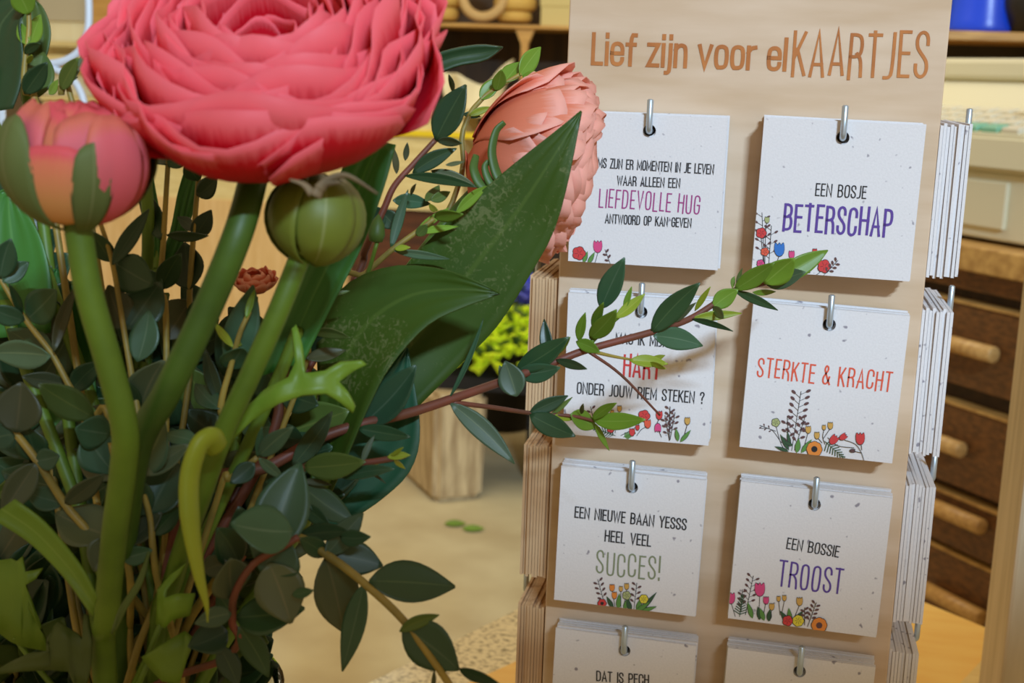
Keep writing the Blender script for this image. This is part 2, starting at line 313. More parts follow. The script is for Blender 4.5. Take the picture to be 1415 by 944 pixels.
# ---- stroke lettering
GL = {
'A': (.42, [[(0, 0), (.21, 1), (.42, 0)], [(.07, .3), (.35, .3)]]), 'B': (.4, [[(0, 0), (0, 1), (.22, 1), (.35, .9), (.35, .63), (.22, .53), (0, .53)], [(.22, .53), (.38, .43), (.38, .1), (.24, 0), (0, 0)]]),
'C': (.38, [[(.38, .7), (.38, .88), (.28, 1), (.1, 1), (0, .88), (0, .12), (.1, 0), (.28, 0), (.38, .12), (.38, .3)]]), 'D': (.38, [[(0, 0), (0, 1), (.24, 1), (.38, .86), (.38, .14), (.24, 0), (0, 0)]]),
'E': (.3, [[(.3, 1), (0, 1), (0, 0), (.3, 0)], [(0, .52), (.26, .52)]]), 'F': (.3, [[(.3, 1), (0, 1), (0, 0)], [(0, .52), (.26, .52)]]),
'G': (.38, [[(.38, .72), (.38, .88), (.28, 1), (.1, 1), (0, .88), (0, .12), (.1, 0), (.28, 0), (.38, .12), (.38, .48), (.22, .48)]]), 'H': (.38, [[(0, 0), (0, 1)], [(.38, 0), (.38, 1)], [(0, .52), (.38, .52)]]),
'I': (.0, [[(0, 0), (0, 1)]]), 'J': (.24, [[(.24, 1), (.24, .12), (.15, 0), (0, 0)]]), 'K': (.38, [[(0, 0), (0, 1)], [(.36, 1), (.02, .42)], [(.12, .58), (.38, 0)]]),
'L': (.28, [[(0, 1), (0, 0), (.28, 0)]]), 'M': (.52, [[(0, 0), (0, 1), (.26, .2), (.52, 1), (.52, 0)]]), 'N': (.4, [[(0, 0), (0, 1), (.4, 0), (.4, 1)]]),
'O': (.38, [[(.1, 0), (0, .12), (0, .88), (.1, 1), (.28, 1), (.38, .88), (.38, .12), (.28, 0), (.1, 0)]]), 'P': (.36, [[(0, 0), (0, 1), (.24, 1), (.36, .9), (.36, .55), (.24, .44), (0, .44)]]),
'R': (.38, [[(0, 0), (0, 1), (.24, 1), (.36, .9), (.36, .6), (.24, .5), (0, .5)], [(.22, .5), (.36, .38), (.38, 0)]]),
'S': (.36, [[(.35, .74), (.35, .88), (.26, 1), (.1, 1), (0, .88), (0, .72), (.06, .6), (.3, .4), (.36, .28), (.36, .12), (.26, 0), (.1, 0), (0, .12), (0, .26)]]),
'T': (.36, [[(0, 1), (.36, 1)], [(.18, 1), (.18, 0)]]), 'U': (.38, [[(0, 1), (0, .12), (.1, 0), (.28, 0), (.38, .12), (.38, 1)]]), 'V': (.4, [[(0, 1), (.2, 0), (.4, 1)]]),
'W': (.6, [[(0, 1), (.15, 0), (.3, .9), (.45, 0), (.6, 1)]]), 'Y': (.4, [[(0, 1), (.2, .45), (.4, 1)], [(.2, .45), (.2, 0)]]), 'Z': (.34, [[(0, 1), (.34, 1), (0, 0), (.34, 0)]]),
'&': (.46, [[(.46, 0), (.08, .72), (.08, .88), (.16, 1), (.26, .98), (.31, .84), (.26, .7), (.06, .45), (0, .28), (.02, .1), (.12, 0), (.26, .02), (.36, .16), (.42, .4)]]),
'!': (.0, [[(0, 1), (0, .3)], [(0, .08), (0, 0)]]), '?': (.32, [[(0, .76), (0, .9), (.08, 1), (.24, 1), (.32, .9), (.32, .72), (.16, .48), (.16, .3)], [(.16, .08), (.16, 0)]]),
'i': (.0, [[(0, 0), (0, .7)], [(0, .93), (0, 1.0)]]), 'e': (.34, [[(0, .37), (.34, .37), (.34, .56), (.26, .7), (.08, .7), (0, .58), (0, .12), (.08, 0), (.27, 0), (.34, .12), (.34, .18)]]),
'f': (.24, [[(.09, 0), (.09, .86), (.15, 1), (.24, 1)], [(-.02, .68), (.22, .68)]]), 'z': (.3, [[(0, .7), (.3, .7), (0, 0), (.3, 0)]]),
'j': (.06, [[(.06, .7), (.06, -.14), (0, -.24), (-.06, -.24)], [(.06, .93), (.06, 1.0)]]), 'n': (.32, [[(0, 0), (0, .7)], [(0, .56), (.1, .7), (.24, .7), (.32, .6), (.32, 0)]]),
'v': (.36, [[(0, .7), (.18, 0), (.36, .7)]]), 'o': (.34, [[(.08, 0), (0, .12), (0, .58), (.08, .7), (.26, .7), (.34, .58), (.34, .12), (.26, 0), (.08, 0)]]),
'r': (.2, [[(0, 0), (0, .7)], [(0, .54), (.08, .68), (.2, .7)]]), 'l': (.0, [[(0, 0), (0, 1)]])}
def smooth_corners(pl):
    for _ in range(2):
        q = [Vector(p) for p in pl]; out = [pl[0]]
        for i in range(1, len(q) - 1):
            a = (q[i] - q[i - 1]); b = (q[i + 1] - q[i])
            if a.length > 1e-6 and b.length > 1e-6 and a.angle(b) < 1.13:
                out.append(tuple(q[i] - a * .28)); out.append(tuple(q[i] + b * .28))
            else: out.append(pl[i])
        out.append(pl[-1]); pl = out
    return pl
CURVED = set('BCDGJOPQRSU&?efjnor')
def layout(s, gap=.19, space=.30):
    x = 0; out = []
    for ch in s:
        if ch == ' ': x += space; continue
        w, st = GL[ch]
        for pl in st: out.append([(px + x, py) for px, py in (smooth_corners(pl) if ch in CURVED else pl)])
        x += w + gap
    return out, x - gap
def ribbon(pl, w, cap=True, nd_=8):
    V = []; Fc = []
    for (a, b) in zip(pl[:-1], pl[1:]):
        a = Vector(a); b = Vector(b); t = (b - a)
        if t.length < 1e-9: continue
        t.normalize(); n = Vector((-t.y, t.x)) * w / 2; k = len(V); V += [a - n, b - n, b + n, a + n]; Fc.append((k, k + 1, k + 2, k + 3))
    for p in (pl if cap else pl[1:-1]):
        k = len(V); p = Vector(p); V += [p + Vector((math.cos(2 * PI * i / nd_), math.sin(2 * PI * i / nd_))) * w / 2 for i in range(nd_)]; Fc.append(tuple(range(k, k + nd_)))
    return V, Fc
def strip2(pl, w):
    P = [Vector(p) for p in pl]; closed = (P[0] - P[-1]).length < 1e-9
    if closed: P = P[:-1]
    n = len(P); V = []; Fc = []
    for i in range(n):
        a = P[(i - 1) % n] if (closed or i > 0) else None; b = P[(i + 1) % n] if (closed or i < n - 1) else None
        t1 = (P[i] - a).normalized() if a is not None else None; t2 = (b - P[i]).normalized() if b is not None else None
        t1 = t1 or t2; t2 = t2 or t1; t = t1 + t2
        t = t.normalized() if t.length > 1e-6 else t1
        nn = Vector((-t.y, t.x)); c = max(.38, nn.dot(Vector((-t1.y, t1.x)))); k = w / 2 / c
        e = Vector((0, 0))
        if not closed and i == 0: e = -t2 * w * .5
        if not closed and i == n - 1: e = t1 * w * .5
        V += [P[i] + e + nn * k, P[i] + e - nn * k]
    for i in range(n if closed else n - 1):
        j = (i + 1) % n; Fc.append((2 * i, 2 * i + 1, 2 * j + 1, 2 * j))
    return V, Fc
def text_geo(s, pL, pR, hpx, stroke, y, gap=.19, space=.30, wob=0.0, cap=False):
    """lettering on the plane Y=y between two picture points of its baseline"""
    A = aty(*pL, y); B = aty(*pR, y); h = hpx * dep(A) / F / 0.99
    st, w = layout(s, gap, space); ex = (B - A); sx = ex.length / w; ex.normalize(); ez = Vector((0, 0, 1)); ez = (ez - ex * ez.dot(ex)).normalized()
    rnd = random.Random(s); V = []; Fc = []
    for pl in st:
        jx, jy, sl = rnd.uniform(-wob, wob), rnd.uniform(-wob, wob), rnd.uniform(-wob, wob)
        q = [((x + jx * .3 + sl * z * .4) * sx, (z + jy) * h) for x, z in pl]
        v, f = strip2(q, stroke * h); k = len(V); off = Vector((0, -.000004 * (st.index(pl) % 9), 0))
        V += [A + off + ex * p.x + ez * p.y for p in v]; Fc += [tuple(i + k for i in ff) for ff in f]
    return V, Fc
yt = YB - 0.0003
title = join(text_geo('Lief zijn voor el', (819, 87.5), (1084, 96), 39, .135, yt, .17, .27, cap=True))
obj('engraved_title', title, M['burn'], fp, smooth=False)['label'] = 'brown engraved words Lief zijn voor el'
title2 = text_geo('KAARTJES', (1095, 103.5), (1279, 108.5), 58, .075, yt, .22, .30, wob=.05, cap=True)
obj('engraved_title', title2, M['burn'], fp, smooth=False)['label'] = 'brown engraved word KAARTJES in tall thin capitals'

# ---- cards
CW, CH, CT = 0.08, 0.0794, 0.00155
def card_geo():
    """card hanging from the hole: local origin at hole centre, faces -Y, thickness towards +Y"""
    r = 0.0034; hz = 0.0083; x0, x1, z0, z1 = -CW / 2, CW / 2, hz - CH, hz
    ang = sorted(set([round(2 * PI * i / 40, 5) for i in range(40)] + [round(math.atan2(z, x) % (2 * PI), 5) for x in (x0, x1) for z in (z0, z1)]))
    n = len(ang); O = []; I = []
    for a in ang:
        c, s = math.cos(a), math.sin(a)
        t = min([(x1 / c if c > 0 else x0 / c) if abs(c) > 1e-9 else 9, (z1 / s if s > 0 else z0 / s) if abs(s) > 1e-9 else 9])
        O.append((c * t, s * t)); I.append((r * c, r * s))
    V = []
    for y in (0, CT):
        V += [(x, y, z) for x, z in O] + [(x, y, z) for x, z in I]
    Fc = []
    for k in range(n):
        j = (k + 1) % n
        Fc += [(k, j, n + j, n + k), (2 * n + k, 3 * n + k, 3 * n + j, 2 * n + j), (k, 2 * n + k, 2 * n + j, j), (n + k, n + j, 3 * n + j, 3 * n + k)]
    return V, Fc
CG = card_geo()
def mkcard(name, mesh_from, Mx, mat):
    if mesh_from is None: return obj(name, CG, mat, M=Mx, local=True, smooth=False)
    o = mesh_from.copy(); return link(o, None, Mx)
RZ = Matrix.Rotation
def printed(card, parts, text, py=-0.00018):
    for (s, pL, pR, h, st, mt, hand) in text:
        g = text_geo(s, pL, pR, h, st, py, .19 if not hand else .24, .42 if not hand else .36, wob=.05 if hand else 0, cap=hand)
        obj('printed_words', g, M[mt], card, smooth=False)['label'] = 'printed words ' + s
    if parts:
        V = []; Fc = []; K = []; names = []
        lay = [0]; Wc = WM[card.name]; Wi = Wc.inverted()
        def add(v2, f, mt):
            lay[0] += 1; y = py - 0.0000025 * lay[0]; k = len(V)
            if mt not in names: names.append(mt)
            
            for p in v2:
                q_ = Wi @ aty(p[0], p[1], y); V.append(Wc @ Vector((max(-CW / 2 + .0001, min(CW / 2 - .0001, q_.x)), q_.y, max(.0083 - CH + .0001, min(.0082, q_.z)))))
            Fc.extend([tuple(i + k for i in ff) for ff in f]); K.extend([names.index(mt)] * len(f))
        for e in parts:
            if e[0] == 's':                 # stem
                pl = [Vector((p[0], p[1], 0)) for p in e[1]]; pl = [(p.x, p.y) for p in cat_rom(pl, 5)]
                add(*ribbon(pl, e[2] if len(e) > 2 else .8), e[3] if len(e) > 3 else 'ink')
            elif e[0] == 'l':               # leaf
                a, b = Vector(e[1]), Vector(e[2]); w = e[3]; t = (b - a); n = Vector((-t.y, t.x)).normalized()
                for gw, mt in ((w + 1.4, 'ink'), (w, e[4])):
                    v = []
                    for i in range(9): v.append(a + t * (i / 8) + n * gw / 2 * math.sin(PI * (i / 8) ** .8))
                    for i in range(7, 0, -1): v.append(a + t * (i / 8) - n * gw / 2 * math.sin(PI * (i / 8) ** .8))
                    add(v, [tuple(range(len(v)))], mt)
            elif e[0] == 'f':               # flower head of overlapping petals
                c, r, mt = Vector(e[1]), e[2], e[3]; np_ = e[4] if len(e) > 4 else 5
                rn = random.Random(str(c))
                for gw, mm in ((r + .8, 'ink'), (r, mt)):
                    for k in range(np_):
                        a = 2 * PI * k / np_ + rn.random() * .1; q = c + Vector((math.cos(a), math.sin(a))) * r * .48; rr = gw - r * .46
                        add([q + Vector((math.cos(2 * PI * i / 12), math.sin(2 * PI * i / 12))) * rr for i in range(12)], [tuple(range(12))], mm)
                if len(e) > 5: add([c + Vector((math.cos(2 * PI * i / 12), math.sin(2 * PI * i / 12))) * r * .42 for i in range(12)], [tuple(range(12))], e[5])
                else:
                    for k in range(np_):
                        a = 2 * PI * k / np_ + .5; u_ = Vector((math.cos(a), math.sin(a))); add(*ribbon([c + u_ * r * .18, c + u_ * r * .62], .5), 'ink')
            elif e[0] == 'b':               # closed bud or tulip
                c, r, mt, an = Vector(e[1]), e[2], e[3], e[4] if len(e) > 4 else -PI / 2
                t = Vector((math.cos(an), math.sin(an))); n = Vector((-t.y, t.x))
                for gw, mm in ((r + .8, 'ink'), (r, mt)):
                    for off in (-.45, .45, 0):
                        v = [c + t * (gw * 1.15 * math.cos(2 * PI * i / 12)) + n * (off * r * (.75 + .75 * math.cos(2 * PI * i / 12)) + gw * .52 * math.sin(2 * PI * i / 12) * (1 - .45 * math.cos(2 * PI * i / 12))) for i in range(12)]
                        add(v, [tuple(range(12))], mm)
            elif e[0] == 'g':               # sprig: stem with small dark buds
                a, b, n_ = Vector(e[1]), Vector(e[2]), e[3]; mt = e[4] if len(e) > 4 else 'ink_brown'; t = b - a; n = Vector((-t.y, t.x)).normalized(); L_ = t.length
                add(*ribbon([a, b], .8), 'ink'); sz = e[5] if len(e) > 5 else 2.0
                for k in range(n_):
                    s = 1 if k % 2 else -1; p = a + t * (.25 + .75 * k / n_); qq = p + n * s * L_ * .12 + t * .08
                    add(*ribbon([p, qq], .6), 'ink')
                    u = (qq - p).normalized(); w_ = Vector((-u.y, u.x))
                    add([qq + u * (sz * 1.5 * math.cos(2 * PI * i / 8)) + w_ * (sz * .8 * math.sin(2 * PI * i / 8)) for i in range(8)], [tuple(range(8))], mt)
            elif e[0] == 'n':               # fern frond
                a, b, mt = Vector(e[1]), Vector(e[2]), e[3]; t = b - a; n = Vector((-t.y, t.x)).normalized(); L_ = t.length
                add(*ribbon([a, b], .9), mt)
                for k in range(8):
                    p = a + t * (.1 + .85 * k / 8); w_ = L_ * .28 * (1 - k / 9)
                    for s in (-1, 1): add(*ribbon([p, p + n * s * w_ + t * .13], 1.3), mt)
        obj('printed_flowers', (V, Fc, K), [M[x] for x in names], card, smooth=False)
I_ = 'ink_'
R1L_t = [('SOMS ZIJN ER MOMENTEN IN JE LEVEN', (815, 230.5), (985.5, 240.5), 12.2, .13, 'ink', 0), ('WAAR ALLEEN EEN', (853, 255.5), (939, 259.5), 12, .13, 'ink', 0),
         ('LIEFDEVOLLE HUG', (828, 285), (965.5, 295.5), 24, .075, 'ink_magenta', 1), ('ANTWOORD OP KAN GEVEN', (836.5, 308), (954.6, 314.3), 11.7, .13, 'ink', 0)]
R1L_p = [('s', [(826, 350), (822, 364)]), ('b', (826, 341), 7, I_ + 'rose'), ('l', (812, 366), (822, 348), 5, I_ + 'green'), ('l', (806, 364), (812, 347), 5, I_ + 'green'), ('g', (843, 366), (836, 345), 4), ('f', (800, 350), 9, I_ + 'red')]
R1R_t = [('EEN BOSJE', (1127, 270), (1196, 274.3), 16, .105, 'ink', 0), ('BETERSCHAP', (1082.5, 317.8), (1230, 326.8), 35.5, .10, 'ink_purple', 1)]
R1R_p = [('g', (1056, 366), (1053, 294), 9), ('g', (1062, 372), (1066, 312), 7), ('s', [(1057, 366), (1058, 320), (1060, 306)]), ('b', (1060, 304), 3.6, I_ + 'sageg'), ('s', [(1052, 330), (1056, 372)]),
         ('f', (1052, 322), 7, I_ + 'red'), ('f', (1057, 348), 5.5, I_ + 'coral'), ('s', [(1077, 352), (1070, 374)]), ('b', (1077, 345), 8, I_ + 'blue'), ('f', (1051, 364), 5, I_ + 'rose'), ('b', (1094, 352), 4.5, I_ + 'rose'),
         ('s', [(1094, 356), (1090, 376)]), ('s', [(1139, 370), (1128, 380), (1116, 381)]), ('f', (1139, 368), 9, I_ + 'red'), ('b', (1126, 348), 3.5, I_ + 'red'), ('g', (1138, 382), (1158, 360), 7), ('n', (1112, 378), (1122, 360), I_ + 'deep'), ('l', (1078, 380), (1086, 362), 5, I_ + 'green'), ('l', (1100, 380), (1104, 362), 5, I_ + 'deep')]
R2L_t = [('MAG IK MIJN', (851, 474), (922, 479.3), 13.5, .125, 'ink', 0), ('HART', (862, 520), (910, 524.5), 30, .10, 'ink_red', 1), ('ONDER JOUW RIEM STEKEN ?', (797.6, 543.4), (972, 557.8), 15, .12, 'ink', 0)]
R2L_p = [('g', (824, 596), (816, 562), 6), ('s', [(838, 579), (836, 598)]), ('b', (838, 577), 4, I_ + 'red'), ('s', [(856, 568), (850, 598)]), ('b', (856, 565), 3.5, I_ + 'gold'), ('b', (846, 570), 2.6, I_ + 'gold'), ('n', (850, 602), (820, 592), I_ + 'deep'), ('n', (862, 604), (878, 598), I_ + 'green'),
         ('f', (844, 593), 5, I_ + 'red'), ('s', [(890, 578), (876, 592), (858, 602)]), ('f', (890, 575), 8, I_ + 'red'), ('b', (895, 586), 5, I_ + 'coral'), ('s', [(893, 590), (886, 594), (880, 602)]), ('b', (873.5, 597.5), 4.4, I_ + 'red'), ('b', (881, 591), 3, I_ + 'red'), ('s', [(911, 578), (908, 588), (914, 604)]), ('b', (911, 574), 5, I_ + 'red'),
         ('b', (909, 591), 5, I_ + 'rose', PI / 2), ('s', [(925, 609), (926, 564)]), ('g', (925, 608), (919, 574), 6, I_ + 'brown'), ('g', (926, 608), (933, 570), 7, I_ + 'brown'), ('g', (925, 600), (926, 562), 7, I_ + 'brown'), ('s', [(950, 586), (944, 608)]), ('b', (950, 582), 4.2, I_ + 'gold'), ('l', (937, 610), (934, 592), 5, I_ + 'green'), ('l', (940, 611), (955, 594), 5, I_ + 'green')]
R2R_t = [('STERKTE & KRACHT', (1046.5, 519.6), (1230, 541), 25, .09, 'ink_coral', 1)]
R2R_p = [('s', [(1072, 588), (1078, 610), (1083, 620)]), ('s', [(1050, 592), (1066, 594), (1080, 612)]), ('g', (1072, 596), (1050, 588), 5, I_ + 'brown', 1.2), ('f', (1072, 584), 5.6, I_ + 'sageg'), ('g', (1094, 623), (1107, 541), 14, I_ + 'brown', 2.6), ('g', (1090, 622), (1088, 575), 6, I_ + 'brown', 2.4), ('g', (1098, 622), (1112, 578), 7, I_ + 'brown', 2.4),
         ('l', (1090, 622), (1078, 600), 5, I_ + 'deep'), ('l', (1090, 624), (1070, 617), 4, I_ + 'deep'), ('l', (1092, 618), (1088, 596), 4, I_ + 'deep'), ('l', (1096, 616), (1082, 610), 4, I_ + 'deep'), ('s', [(1117, 597), (1110, 622)]), ('b', (1117, 594), 4.2, I_ + 'gold'), ('s', [(1129, 604), (1136, 612)]), ('b', (1129, 602), 4, I_ + 'gold'),
         ('s', [(1138.7, 594), (1137, 604), (1140, 614)]), ('b', (1138.7, 591), 2.8, I_ + 'gold'), ('s', [(1147.5, 592), (1138, 606)]), ('b', (1147.5, 588.5), 4, I_ + 'gold'), ('l', (1101, 626), (1104, 606), 7, I_ + 'green'), ('l', (1107, 626), (1122, 607), 6, I_ + 'green'),
         ('n', (1140, 610), (1167, 634), I_ + 'deep'), ('f', (1125.3, 620.8), 10.5, I_ + 'orange', 8, 'ink'), ('s', [(1144, 605), (1158, 616), (1180, 619)]), ('s', [(1167, 608), (1182, 614), (1190, 625), (1194, 637)]), ('b', (1152, 608), 6, I_ + 'red', -.9), ('b', (1165, 604), 4.6, I_ + 'red', -.6), ('s', [(1190, 612), (1191, 622)]), ('b', (1188.8, 606.5), 7, I_ + 'red'), ('s', [(1178, 623), (1190, 626)]), ('b', (1178, 623), 2.8, I_ + 'brown', 0)]
R3L_t = [('EEN NIEUWE BAAN YESSS', (794.5, 714.8), (947.5, 732.3), 14.8, .13, 'ink', 0), ('HEEL VEEL', (836, 747.6), (898.5, 755), 15, .13, 'ink', 0), ('SUCCES!', (824, 792), (910.3, 801.3), 31.5, .075, 'ink_sage', 1)]
R3L_p = [('g', (836, 838), (826, 801), 8), ('g', (876, 842), (880, 806), 7), ('s', [(846, 816), (850, 840)]), ('b', (845.8, 812.5), 4, I_ + 'orange'), ('b', (849, 823), 4, I_ + 'orange'), ('s', [(858, 816), (858, 840)]), ('b', (858, 814), 3, I_ + 'gold'), ('s', [(866, 814), (862, 840)]), ('b', (866, 810.6), 3.6, I_ + 'gold'),
         ('l', (848, 842), (838, 824), 5, I_ + 'deep'), ('l', (854, 843), (856, 820), 6, I_ + 'green'), ('l', (862, 844), (870, 824), 6, I_ + 'green'), ('l', (872, 845), (866, 826), 6, I_ + 'deep'), ('l', (880, 846), (886, 826), 6, I_ + 'green'), ('l', (884, 846), (908, 818), 5, I_ + 'deep'), ('l', (884, 846), (908, 838), 5, I_ + 'green'), ('l', (878, 846), (898, 832), 6, I_ + 'green'), ('f', (866, 823), 5.6, I_ + 'sageg'), ('f', (889.5, 828), 6, I_ + 'yellow', 6), ('f', (832, 834), 5.8, I_ + 'red', 6, 'ink')]
R3R_t = [('EEN BOSSIE', (1087, 758), (1158, 770), 15, .115, 'ink', 0), ('TROOST', (1075.5, 809), (1161.5, 821), 35, .075, 'ink_purple', 1)]
R3R_p = [('s', [(1010, 832), (1016, 852)]), ('b', (1010, 827), 6.5, I_ + 'rose'), ('g', (1030, 850), (1041, 796), 11), ('g', (1024, 846), (1026, 815), 6), ('n', (1022, 852), (1026, 822), I_ + 'deep'), ('s', [(1050, 824), (1048, 856)]), ('b', (1050, 815), 8, I_ + 'rose'), ('b', (1058.6, 830), 4.4, I_ + 'rose'), ('s', [(1058, 834), (1054, 856)]), ('l', (1040, 855), (1033, 832), 6, I_ + 'green'), ('l', (1050, 857), (1047, 838), 5, I_ + 'deep'), ('l', (1056, 858), (1050, 840), 6, I_ + 'green'), ('l', (1062, 859), (1064, 842), 6, I_ + 'deep'),
         ('s', [(1066.5, 842), (1064, 858)]), ('b', (1066.5, 838.7), 4, I_ + 'gold'), ('s', [(1076, 830), (1078, 850)]), ('b', (1076, 827.7), 3, I_ + 'gold'), ('s', [(1084, 830), (1080, 850)]), ('b', (1084, 826.7), 3.2, I_ + 'gold'), ('s', [(1105, 836), (1096, 858)]), ('b', (1105, 831.5), 4.8, I_ + 'gold'), ('l', (1090, 862), (1078, 844), 6, I_ + 'deep'), ('l', (1092, 862), (1090, 840), 6, I_ + 'green'), ('l', (1096, 862), (1110, 844), 6, I_ + 'deep'), ('g', (1116, 866), (1128, 833), 9), ('g', (1112, 864), (1112, 840), 6),
         ('f', (1088.5, 858), 7, I_ + 'red'), ('f', (1103, 858), 7.6, I_ + 'yellow', 7), ('f', (1132, 864.4), 10.5, I_ + 'orange', 8, 'ink_brown')]
FRONT = [ # hook x, hook z, roll, card key, front label, texts, prints
 (-.0007, -.0088, -.0025, 'the LIEFDEVOLLE HUG card', 'white seed paper card printed LIEFDEVOLLE HUG, half behind the peach flower', R1L_t, R1L_p),
 (.0977, -.0083, -.012, 'the EEN BOSJE BETERSCHAP card', 'white seed paper card printed EEN BOSJE BETERSCHAP with poppies and a blue flower', R1R_t, R1R_p),
 (0, -.1052, .0045, 'the ONDER JOUW RIEM STEKEN card', 'white seed paper card printed HART ONDER JOUW RIEM STEKEN, crossed by a twig', R2L_t, R2L_p),
 (.0987, -.1052, -.0258, 'the STERKTE & KRACHT card', 'white seed paper card printed STERKTE & KRACHT in coral red', R2R_t, R2R_p),
 (0, -.2037, -.0122, 'the EEN NIEUWE BAAN card', 'white seed paper card printed EEN NIEUWE BAAN YESSS HEEL VEEL SUCCES!', R3L_t, R3L_p),
 (.0987, -.2039, -.0234, 'the EEN BOSSIE TROOST card', 'white seed paper card printed EEN BOSSIE TROOST in purple', R3R_t, R3R_p),
 (.0007, -.3004, -.016, 'the DAT IS PECH card', 'white seed paper card printed DAT IS PECH, cut off by the bottom of the photo', [('DAT IS PECH', (824.6, 940.7), (896, 946.5), 13.8, .13, 'ink', 0)], []),
 (.0981, -.3008, -.0199, 'the blank-topped card under EEN BOSSIE TROOST', 'white card with no print in view under EEN BOSSIE TROOST', [], [])]
first = None; NB = 8
for (hx, hz, rl, key, lab, tx, pr) in FRONT:
    rnd = random.Random(key)
    for k in range(NB):
        y = k * (YB - 0.0006) / NB
        Mx = Matrix.Translation((hx + (0 if k == 0 else rnd.uniform(-.0007, .0007)), y, ZO + hz + (0 if k == 0 else rnd.uniform(-.0006, .0009)))) @ RZ(-rl + (0 if k == 0 else rnd.uniform(-.006, .006)), 4, 'Y')
        c = mkcard('greeting_card', first, Mx, M['card'])
        if first is None: first = c
        if k == 0:
            tag(c, lab, 'card'); printed(c, pr, tx)
        else: tag(c, 'white card stacked behind ' + key, 'card', 'cards behind ' + key)
    hook((hx, YB, ZO + hz), (0, -1, 0), YB + 0.0032)
# side stacks: same cards turned to face sideways
HY = 0.062
wfirst = None
names = ['top', 'second', 'third', 'fourth']
for side, rows in ((1, (-.0002, -.0974, -.1945, -.2925)), (-1, (.001, -.0935, -.1910, -.2890))):
    for ri, zt in enumerate(rows):
        rnd = random.Random(ri * 3 + side)
        for k in range(9):
            xo = (XR + 0.0164 - k * 0.00178 if side > 0 else XL - 0.0168 + k * 0.00178)
            Mx = Matrix.Translation((xo, HY + rnd.uniform(-.0012, .0012), ZO + zt - .0083 + rnd.uniform(-.0008, .0008))) @ RZ(PI / 2 if side > 0 else -PI / 2, 4, 'Z') @ RZ(rnd.uniform(-.012, .012), 4, 'Y')
            if side > 0:
                c = mkcard('greeting_card', first, Mx, M['card'])
                tag(c, 'white card edge-on in the %s stack down the right side of the rack' % names[ri], 'card', 'cards in the %s right-side stack' % names[ri])
            else:
                c = mkcard('wooden_card', wfirst, Mx, M['wcard']); wfirst = wfirst or c
                tag(c, 'birch wood card edge-on in the %s stack down the left side of the rack' % names[ri], 'card', 'wooden cards in the %s left-side stack' % names[ri])
        hook((XR if side > 0 else XL, HY, ZO + zt - .0083), (side, 0, 0), 0.0164 + 0.0032)

# ------------------------------------------------------------------ bouquet
def leaf_geo(base, tip, width, normal, fold=.22, curl=.10, sharp=1.0, side=0.0, n=10, m_=4):
    base = Vector(base); tip = Vector(tip); t = tip - base; L_ = t.length; tn = t.normalized()
    nn = (normal - tn * normal.dot(tn)).normalized(); b = tn.cross(nn)
    V = []; UV = []; Fc = []
    for i in range(n + 1):
        s = i / n; w = width / 2 * (max(0.0, math.sin(PI * s ** (.85)))) ** (.85 * sharp) if 0 < i < n else width * .03
        c = base + t * s + nn * (-curl * L_ * (4 * s * (1 - s) * .5 + .5 * s * s) + curl * L_ * .5 * s) + b * (side * L_ * 4 * s * (1 - s) * .25)
        for j in range(-m_, m_ + 1):
            q = j / m_; V.append(c + b * (q * w) + nn * (fold * abs(q) ** 1.3 * w)); UV.append((.5 + .5 * q, s))
    k = 2 * m_ + 1
    for i in range(n):
        for j in range(k - 1): Fc.append((i * k + j, i * k + j + 1, (i + 1) * k + j + 1, (i + 1) * k + j))
    return V, Fc, UV
def px_leaf(parent, bu, bv, tu, tv, w, mt, d, dd=0.0, rnd=random, tilt=None, fold=None, curl=None, sharp=1.0, name='leaf', label=None):
    B = at(bu, bv, d); T = at(tu, tv, d + dd); view = (CAMP - (B + T) / 2).normalized()
    ax = (T - B).normalized(); tl = rnd.uniform(-.5, .5) if tilt is None else tilt
    nn = Matrix.Rotation(tl, 3, ax) @ view
    W = w * d / F / math.cos(tl) * 1.06
    g = leaf_geo(B, T, W, nn, rnd.uniform(.08, .3) if fold is None else fold, rnd.uniform(-.02, .14) if curl is None else curl, sharp, rnd.uniform(-.15, .15))
    o = obj(name, g[:2], M[mt], parent, uvs=g[2], thick=0.0003)
    if label: o['label'] = label
    return o
VC = at(195, 950, .50)             # middle of the vase mouth
def stem_world(pts): return [at(*p) for p in pts]
def stem_obj(parent, P, w0, w1, mt, n=9, name='stem', seg=6):
    pp = cat_rom(P, seg); return obj(name, tube(pp, lambda t: w0 + (w1 - w0) * t, n), M[mt], parent)
BR = {'i': 0}
def into_vase(P0, k=None):
    """points inside the vase that lead up to the first visible point of a stem"""
    BR['i'] += 1; a = BR['i'] * 2.39996; r = .012 + .022 * ((BR['i'] * 37) % 10) / 10
    foot = VC + Vector((math.cos(a) * r * .9, math.sin(a) * r * .9, -.17)); rim = VC + Vector((-math.cos(a) * r * .5, -math.sin(a) * r * .5, -.02))
    return [foot, rim]
